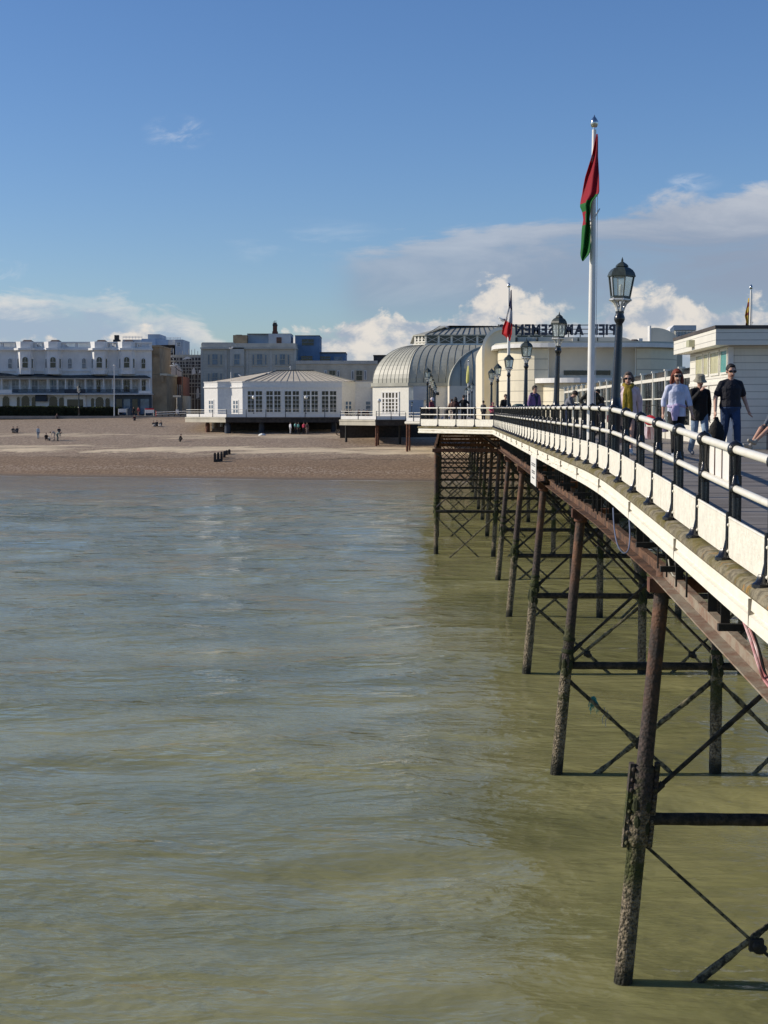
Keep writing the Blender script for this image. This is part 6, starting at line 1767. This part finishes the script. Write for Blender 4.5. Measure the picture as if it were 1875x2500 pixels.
    if hat:
        m = MB(); kind, col = hat
        if kind == 'bucket': prof = [(.002, .078), (.030, .077), (.047, .068), (.053, .040), (.056, .022), (.078, -.004), (.076, -.008), (.052, .016)]
        else: prof = [(.002, .074), (.028, .070), (.048, .050), (.053, .022), (.052, .014)]
        rings = [[HP(0, .004, 0)+R @ Vector((math.cos(2*PI*q/18)*x*hh*1.1, math.sin(2*PI*q/18)*x*1.22*hh, z*hh*1.1)) for q in range(18)] for x, z in prof]
        m.loft(rings)
        if kind == 'cap': m.path([HP(0, -.045, .026), HP(0, -.075, .020), HP(0, -.10, .012)], [.035*hh, .036*hh, .022*hh], 12, flat=.18)
        m.build('hat', FM(col), r, smooth=True, local=True)
    if detail == 2:
        if glasses:
            m = MB()
            for sx in (-1, 1): m.ell(HP(sx*.021, -.0495, .009), (0.0215*hh, 0.0066*hh, 0.0149*hh), 12, 8, R=R); m.path([HP(sx*.038, -.045, .013), HP(sx*.048, .0, .012)], .003*hh, 6)
            m.path([HP(-.01, -.054, .014), HP(.01, -.054, .014)], .003*hh, 6)
            m.build('sunglasses', MT['black'], r, smooth=True, local=True)
        else:
            for sx in (-1, 1):
                m = MB(); m.ell(HP(sx*.020, -.0475, .007), (.0085*hh, .004*hh, .005*hh), 8, 6, R=R); m.build('eye', MT['glassdk'], r, smooth=True, local=True)
        m = MB(); m.ell(HP(0, -.0475, -.036), (.015*hh, .005*hh, .0045*hh), 10, 6, R=R); m.build('mouth', FM('#8a3f38', .5, 'lip'), r, smooth=True, local=True)
    r['_'] = 0; del r['_']
    r_joints[r.name] = (J, r)
    return r
r_joints = {}
def wpt(r, p):
    return r.location+Matrix.Rotation(r.rotation_euler.z, 3, 'Z') @ Vector(p)
def onp(px, Y):           # a point on the pier deck below pixel column px at depth Y
    X = (px-CX)/F*Y; o = X*cA-Y*sA; s = X*sA+Y*cA
    return Vector((X, Y, dz(s)))
# the four walkers
w1 = person(onp(1532, 31.0), 1.66, -.25, 'woman in pale pink jacket, mustard scarf and sunglasses walking behind the nearest lamp post', 'walk', '#d9c3c6', None, '#d8d6d2', '#5a4e44', detail=2, glasses=True, bob=True, skirt=('#2a2228', .14), untucked=.5)
m = MB(); h_ = 1.66
m.path([Vector((math.cos(a)*.085, math.sin(a)*.085-.01, 1.385+.03*math.sin(a*2+1))) for a in [2*PI*k/16 for k in range(17)]], .042, 8)
m.path([Vector((.02, -.10, 1.37)), Vector((.035, -.145, 1.25)), Vector((.045, -.145, 1.05)), Vector((.05, -.125, .80))], [.05, .06, .065, .06], 10, flat=.45)
m.path([Vector((-.02, -.10, 1.37)), Vector((-.04, -.148, 1.22)), Vector((-.045, -.145, 1.02)), Vector((-.05, -.125, .88))], [.05, .055, .06, .05], 10, flat=.45)
skinned(m, 'scarf', FM('#8f7a16'), w1, .009, 2)
w2 = person(onp(1650, 29.9), 1.69, .08, 'red haired woman in pale blue blouse and black leggings, cardigan tied at her waist', 'walk2', '#c6cbdf', '#0c0c10', '#a7adb5', '#7a3318', detail=2, sleeves='mid', longhair=True, glasses=True, untucked=.9)
m = MB()
m.path([Vector((math.cos(a)*.165, math.sin(a)*.125, .985+.02*math.sin(a*3))) for a in [2*PI*k/18 for k in range(19)]], .030, 8)
m.path([Vector((-.06, -.135, .99)), Vector((-.085, -.155, .88)), Vector((-.075, -.165, .70))], [.05, .075, .05], 10, flat=.5)
m.path([Vector((-.02, -.14, .99)), Vector((-.03, -.165, .90)), Vector((-.015, -.16, .78))], [.035, .045, .03], 10, flat=.5)
skinned(m, 'tied_cardigan', FM('#b3a5c4'), w2, .009, 2)
m = MB(); m.path([Vector((math.cos(a)*.075, math.sin(a)*.06-.04, 1.37-.05*(1-math.sin(a)))) for a in [2*PI*k/16 for k in range(17)]], .008, 6); m.build('necklace', 'frosted', w2, local=True)
J2 = r_joints[w2.name][0]; hp = wpt(w2, J2['wrr']+Vector((-.0, -.03, -.12)))
o = empty('carrier_bag', hp-Vector((0, 0, .24)), 'pink and white carrier bag hanging from the red haired woman\'s hand', 'bag')
m = MB(); m.loft([[hp+Vector((math.cos(a)*x, math.sin(a)*y, z)) for a in [2*PI*k/12 for k in range(12)]] for x, y, z in ((.02, .03, .0), (.05, .07, -.06), (.10, .09, -.15), (.10, .085, -.24), (.02, .02, -.25))]); m.build('bag_body', M('carrier_bag_plastic', H('#c98f98'), .45, .3, 9, col2=H('#e6d8d8')), o, smooth=True)
w3 = person(onp(1706, 30.6), 1.60, .12, 'person in beige bucket hat, black fleece and pale jeans holding a hand to the mouth', 'walk', '#09090b', '#8298ae', '#8a8a8c', '#3a2a20', detail=2, hat=('bucket', '#8d8876'), untucked=1.2, over=dict(elr=(-.145, -.045, .645), wrr=(-.03, -.125, .80), shr=(-.1, -.01, .80)))
m1 = person(onp(1781, 30.4), 1.80, .10, 'man in navy polo shirt and blue jeans with one arm swinging', 'walk', '#12131f', '#243a5c', '#2a2a2c', '#1c1613', detail=2, glasses=True, sleeves='short', girth=1.16, over=dict(ell=(.165, .04, .64), wrl=(.195, -.02, .505), elr=(-.165, .01, .64), wrr=(-.185, -.05, .49)))
m = MB()
for sx in (-1, 1): m.ell((sx*.045, -.124, 1.375), (.035, .022, .03), 8, 6)
m.build('collar', FM('#10111c'), m1, local=True, smooth=True)
J1 = r_joints[m1.name][0]; hp = wpt(m1, J1['wrr']+Vector((-.01, -.02, -.13)))
o = empty('shoulder_bag', hp-Vector((0, 0, .5)), 'black bag carried low in the hand of the man in navy polo', 'bag')
m = MB(); m.loft([[hp+Vector((math.cos(a)*x+.03, math.sin(a)*y, z)) for a in [2*PI*k/14 for k in range(14)]] for x, y, z in ((.03, .03, .02), (.06, .06, -.06), (.13, .09, -.16), (.16, .11, -.30), (.14, .10, -.44), (.06, .05, -.50))]); m.build('bag_body', FM('#08080a'), o, smooth=True)
# seated legs at the right edge: whole person on a bench by the kiosk front
bp = onp(1889, 34.2)
bo = empty('bench', bp+Vector((.15, .35, 0)), 'low wooden bench set against the front of the kiosk, mostly out of view', 'bench')
m = MB(); m.box(bp+Vector((.55, .30, .43)), (1.3, .42, .05)); m.build('seat', 'wood', bo)
for dx in (.0, 1.1):
    m = MB(); m.box(bp+Vector((dx, .35, .20)), (.07, .40, .40)); m.build('leg', 'black', bo)
person(bp+Vector((.12, .22, 0)), 1.68, -1.05, 'bare legged person in pale trainers sitting on the bench at the kiosk front', 'sit_bench', '#5a6470', '#2a2e38', '#a9a294', '#3a2a20', detail=2, shorts=True, over=dict(knl=(.09, -.24, .29), anl=(.05, -.44, .12), knr=(-.05, -.24, .29), anr=(-.05, -.43, .06)))
# people further along the rail
person(onp(1304, 55.2), 1.74, .5, 'man in lavender shirt with a navy jumper over his shoulders behind the railing', 'stand', '#7d5f8e', '#20222c', '#222222', '#2a201a', detail=1, group=None)
q = [o_ for o_ in COL.objects if o_.get('label', '').startswith('man in lavender')][0]
m = MB(); m.path([Vector((-.19, -.03, 1.36)), Vector((-.10, .06, 1.46)), Vector((.10, .06, 1.46)), Vector((.19, -.03, 1.36))], [.05, .055, .055, .05], 8); m.path([Vector((-.10, -.06, 1.44)), Vector((-.02, -.13, 1.30)), Vector((.0, -.14, 1.02))], [.045, .045, .03], 8); m.path([Vector((.10, -.06, 1.44)), Vector((.02, -.13, 1.30)), Vector((.02, -.14, 1.10))], [.045, .045, .03], 8)
skinned(m, 'jumper', FM('#2b2f4a'), q, .016, 2)
person(onp(1384, 55.0), 1.66, 1.25, 'person in grey jacket and dark cap stooping between two lamp posts', 'stoop', '#6d7078', '#2e3a55', '#222222', '#2a201a', detail=1, hat=('cap', '#33241f'))
person(onp(1443, 53.0), 1.80, .15, 'broad man in dark olive jacket with hands on hips behind the tall flagpole', 'hips', '#20201a', '#3a372f', '#1a1a1a', '#14100d', detail=1, girth=1.2)
person(onp(1462, 54.5), 1.62, -.9, 'person in black coat and rust jumper just right of the tall flagpole', 'lean', '#0d0c0c', '#26242a', '#222222', '#0f0b09', detail=1, girth=1.15)
person(onp(1494, 49), 1.25, .4, 'seated person with red sleeve half hidden behind the nearest lamp post', 'sit_bench', '#5a2024', '#1d1d20', '#222222', '#6b5a48', skin=SKIN2, detail=1)
person(onp(1232, 74.2), 1.62, .3, 'dark hooded person leaning on the railing behind the tricolour pole', 'lean', '#1d1b18', '#1a1c22', '#222222', '#4a3b30', detail=1)
person(onp(1202, 88), 1.28, .2, 'child in bright pink coat behind the far end of the railing', 'lean', '#c85a70', '#303040', '#222222', '#a05a60', detail=1)
b_ = onp(1266, 66); o = empty('litter_bin', b_, 'dark green bin behind the railing left of the lavender shirted man', 'bin')
m = MB(); m.lathe([(.24, 0), (.26, .05), (.28, .9), (.31, .92), (.31, 1.0), (.26, 1.08), (.1, 1.13)], b_, 14); m.build('body', 'plastic_green', o, smooth=True)
b_ = onp(1586, 41); o = empty('pushchair', b_, 'red pushchair hung with bright bags behind the red haired woman', 'pushchair')
m = MB(); m.ell(b_+Vector((0, 0, .62)), (.16, .2, .14), 12, 8); m.build('red_bag', 'plastic_red', o, smooth=True)
m = MB(); m.box(b_+Vector((.02, 0, .28)), (.40, .4, .34), .3); m.build('basket', M('striped_bag', (.35, .05, .07), .6, .3, 22, col2=(.6, .58, .62), stretch=(1, 1, .1)), o)
m = MB(); m.path([b_+Vector((-.2, -.2, .05)), b_+Vector((-.2, .15, .55)), b_+Vector((-.2, .3, 1.02)), b_+Vector((.2, .3, 1.02)), b_+Vector((.2, .15, .55)), b_+Vector((.2, -.2, .05))], .018, 6); m.build('frame', 'seam', o)
for dx in (-.2, .2):
    for dy in (-.2, .2):
        m = MB(); c_ = b_+Vector((dx, dy, .09)); m.path([c_+Vector((0, math.cos(2*PI*k/12)*.075, math.sin(2*PI*k/12)*.075)) for k in range(13)], .015, 5); m.build('wheel', 'black', o)
# at the angled railing
def wide(px, Y): p = at(px, 1010, Y); return Vector((p.x, Y, dz(100)))
person(wide(1052, 97), 1.62, 1.0, 'woman in dusky red top and white sun hat by the front lamp', 'lean', '#7d2f3c', '#202026', '#222222', '#c8c2c0', detail=1, hat=('bucket', '#d8cfd2'))
person(wide(1090, 99), 1.05, 2.6, 'small dark figure low behind the angled railing', 'stand', '#141418', '#141418', '#141418', '#1a1410', detail=0)
person(wide(1103, 101), 1.55, 2.9, 'short person in brown and pale top walking off beside the long haired woman', 'walk', '#6a4a3c', '#c7b9a8', '#8a8a8a', '#3a2218', detail=1)
person(wide(1112, 99), 1.66, 3.0, 'woman with long dark hair and maroon coat seen from behind', 'walk2', '#3a1a18', '#15151a', '#222222', '#1c0f0a', detail=1, longhair=True, girth=1.1)
person(wide(1132, 100), 1.80, 3.1, 'tall man in black vest with his back turned by the arcade corner', 'hips', '#0a0a0c', '#15161c', '#222222', '#2a1c14', detail=1, sleeves='short')
person(wide(1180, 96), 1.42, 2.4, 'small dark coated person behind the right end of the angled railing', 'stand', '#15161a', '#15161a', '#15161a', '#15110e', detail=0)
# on the cafe deck
for px, tp, lb in ((846, '#1a1418', 'dark clad diner leftmost at the lower deck railing'), (857, '#b9a588', 'diner in pale beige top at the lower deck railing'), (876, '#3a1d16', 'diner in brown top, middle of the lower deck group'), (888, '#24201e', 'diner in black beside the brown topped diner'), (897, '#5a2a20', 'diner in rust red top, rightmost of the lower deck group')):
    p = at(px, 1020, 203); person(Vector((p.x, 203, at(0, 1024.5, 196).z)), 1.7, random.uniform(-1, 1), lb, 'sit_bench', tp, '#26262c', '#222222', '#1c1410', detail=0, group='people sitting on the lower deck')
# on the beach
BPL = [(93, 1071, 'stand', '#c9cbc8', '#8c98a0', .6, 'figure in white top and grey trousers standing on the mid beach'),
 (113, 1076, 'crouch', '#15171c', '#20242c', .2, 'dark clad figure crouching right of the white topped figure'),
 (121, 1077, 'crouch', '#8f8f8c', '#50565e', -.6, 'child in pale top crouching low among the beach group'),
 (132, 1075, 'bend', '#b9a99c', '#a09088', -1.2, 'figure in cream top bending over the shingle'),
 (141, 1077, 'bend', '#6f7a74', '#59645e', 1.3, 'figure in grey green clothes stooping at the right of the beach group'),
 (144, 1058, 'sit_ground', '#1b1d26', '#30343e', .3, 'dark figure sitting alone above the stooping group'),
 (32, 1057, 'sit_ground', '#24262c', '#7d7468', .2, 'dark topped sitter on the left of a seated pair'),
 (42, 1057, 'sit_ground', '#2f3036', '#4a4a50', -.3, 'dark topped sitter on the right of a seated pair'),
 (34, 1020, 'sit_ground', '#9a958c', '#303038', .4, 'pale topped sitter below the left hedge'),
 (44, 1019, 'sit_ground', '#16181c', '#1c1c22', -.5, 'black clad sitter beside the pale topped one'),
 (60, 1019, 'sit_ground', '#1a1d22', '#1a1d22', .9, 'black clad sitter apart below the hedge'),
 (85, 1017, 'stand', '#9a8fa0', '#8a5a3c', .8, 'figure in lilac top and tan shorts standing before the hedge'),
 (139, 1023, 'sit_ground', '#6a564e', '#22242c', .3, 'sitter in brown top left of a pair under the right hedge'),
 (155, 1021, 'sit_ground', '#c9b8b8', '#4a3038', -.4, 'sitter in pale pink top right of a pair under the hedge'),
 (326, 1017, 'stand', '#10131c', '#20222c', .2, 'dark topped figure standing by the bins at the beach top'),
 (338, 1017, 'walk', '#a04a48', '#b08068', -.6, 'figure in coral top and bare legs striding by the bins'),
 (328, 1027, 'sit_ground', '#4a1a1e', '#22242c', .3, 'sitter in dark red just below the two standing by the bins'),
 (375, 1042, 'sit_ground', '#54504c', '#b0a8a0', .4, 'grey topped sitter, left of three by the cafe deck'),
 (383, 1041, 'sit_ground', '#17181e', '#22242c', 0., 'black topped sitter, middle of three by the cafe deck'),
 (393, 1042, 'sit_ground', '#23262e', '#c6c2ba', -.3, 'navy topped sitter with pale trousers, right of three'),
 (439, 1079, 'crouch', '#0f1014', '#15161a', 1.2, 'lone black figure hunched on the shingle left of the groyne'),
 (229, 1017, 'sit_ground', '#3a3c34', '#22242c', .2, 'sitter in olive top alone below the right hedge'),
 (709, 1060, 'stand', '#d2d4da', '#a8a8aa', 2.2, 'figure in white shirt left of the group under the cafe'),
 (722, 1060, 'stand', '#80807c', '#26282e', 2.6, 'figure in grey behind the teal backpack under the cafe'),
 (729, 1061, 'stand', '#11141a', '#15171c', 3.0, 'dark figure carrying a teal backpack under the cafe'),
 (742, 1060, 'stand', '#c23a56', '#2a2228', 2.8, 'figure in bright pink top under the cafe deck'),
 (750, 1060, 'stand', '#5a4640', '#8a7a70', 3.3, 'figure in brown at the right of the group under the cafe')]
random.seed(4)
for px, py, ps, tp, lg, rz, lb in BPL:
    g = ground_hit(px, py); g.z = beach_z(g.x, g.y)+.02
    r = person(g, 1.68 if 'child' not in lb else 1.2, rz, lb, ps, tp, lg, '#26262a', random.choice(['#1c1410', '#2a1c12', '#4a3a2a']), detail=0, group='people on the beach')
    if 'teal' in lb:
        m = MB(); m.ell((0, .17, 1.22), (.17, .10, .25), 10, 8); m.build('backpack', 'frosted_teal', r, smooth=True, local=True)
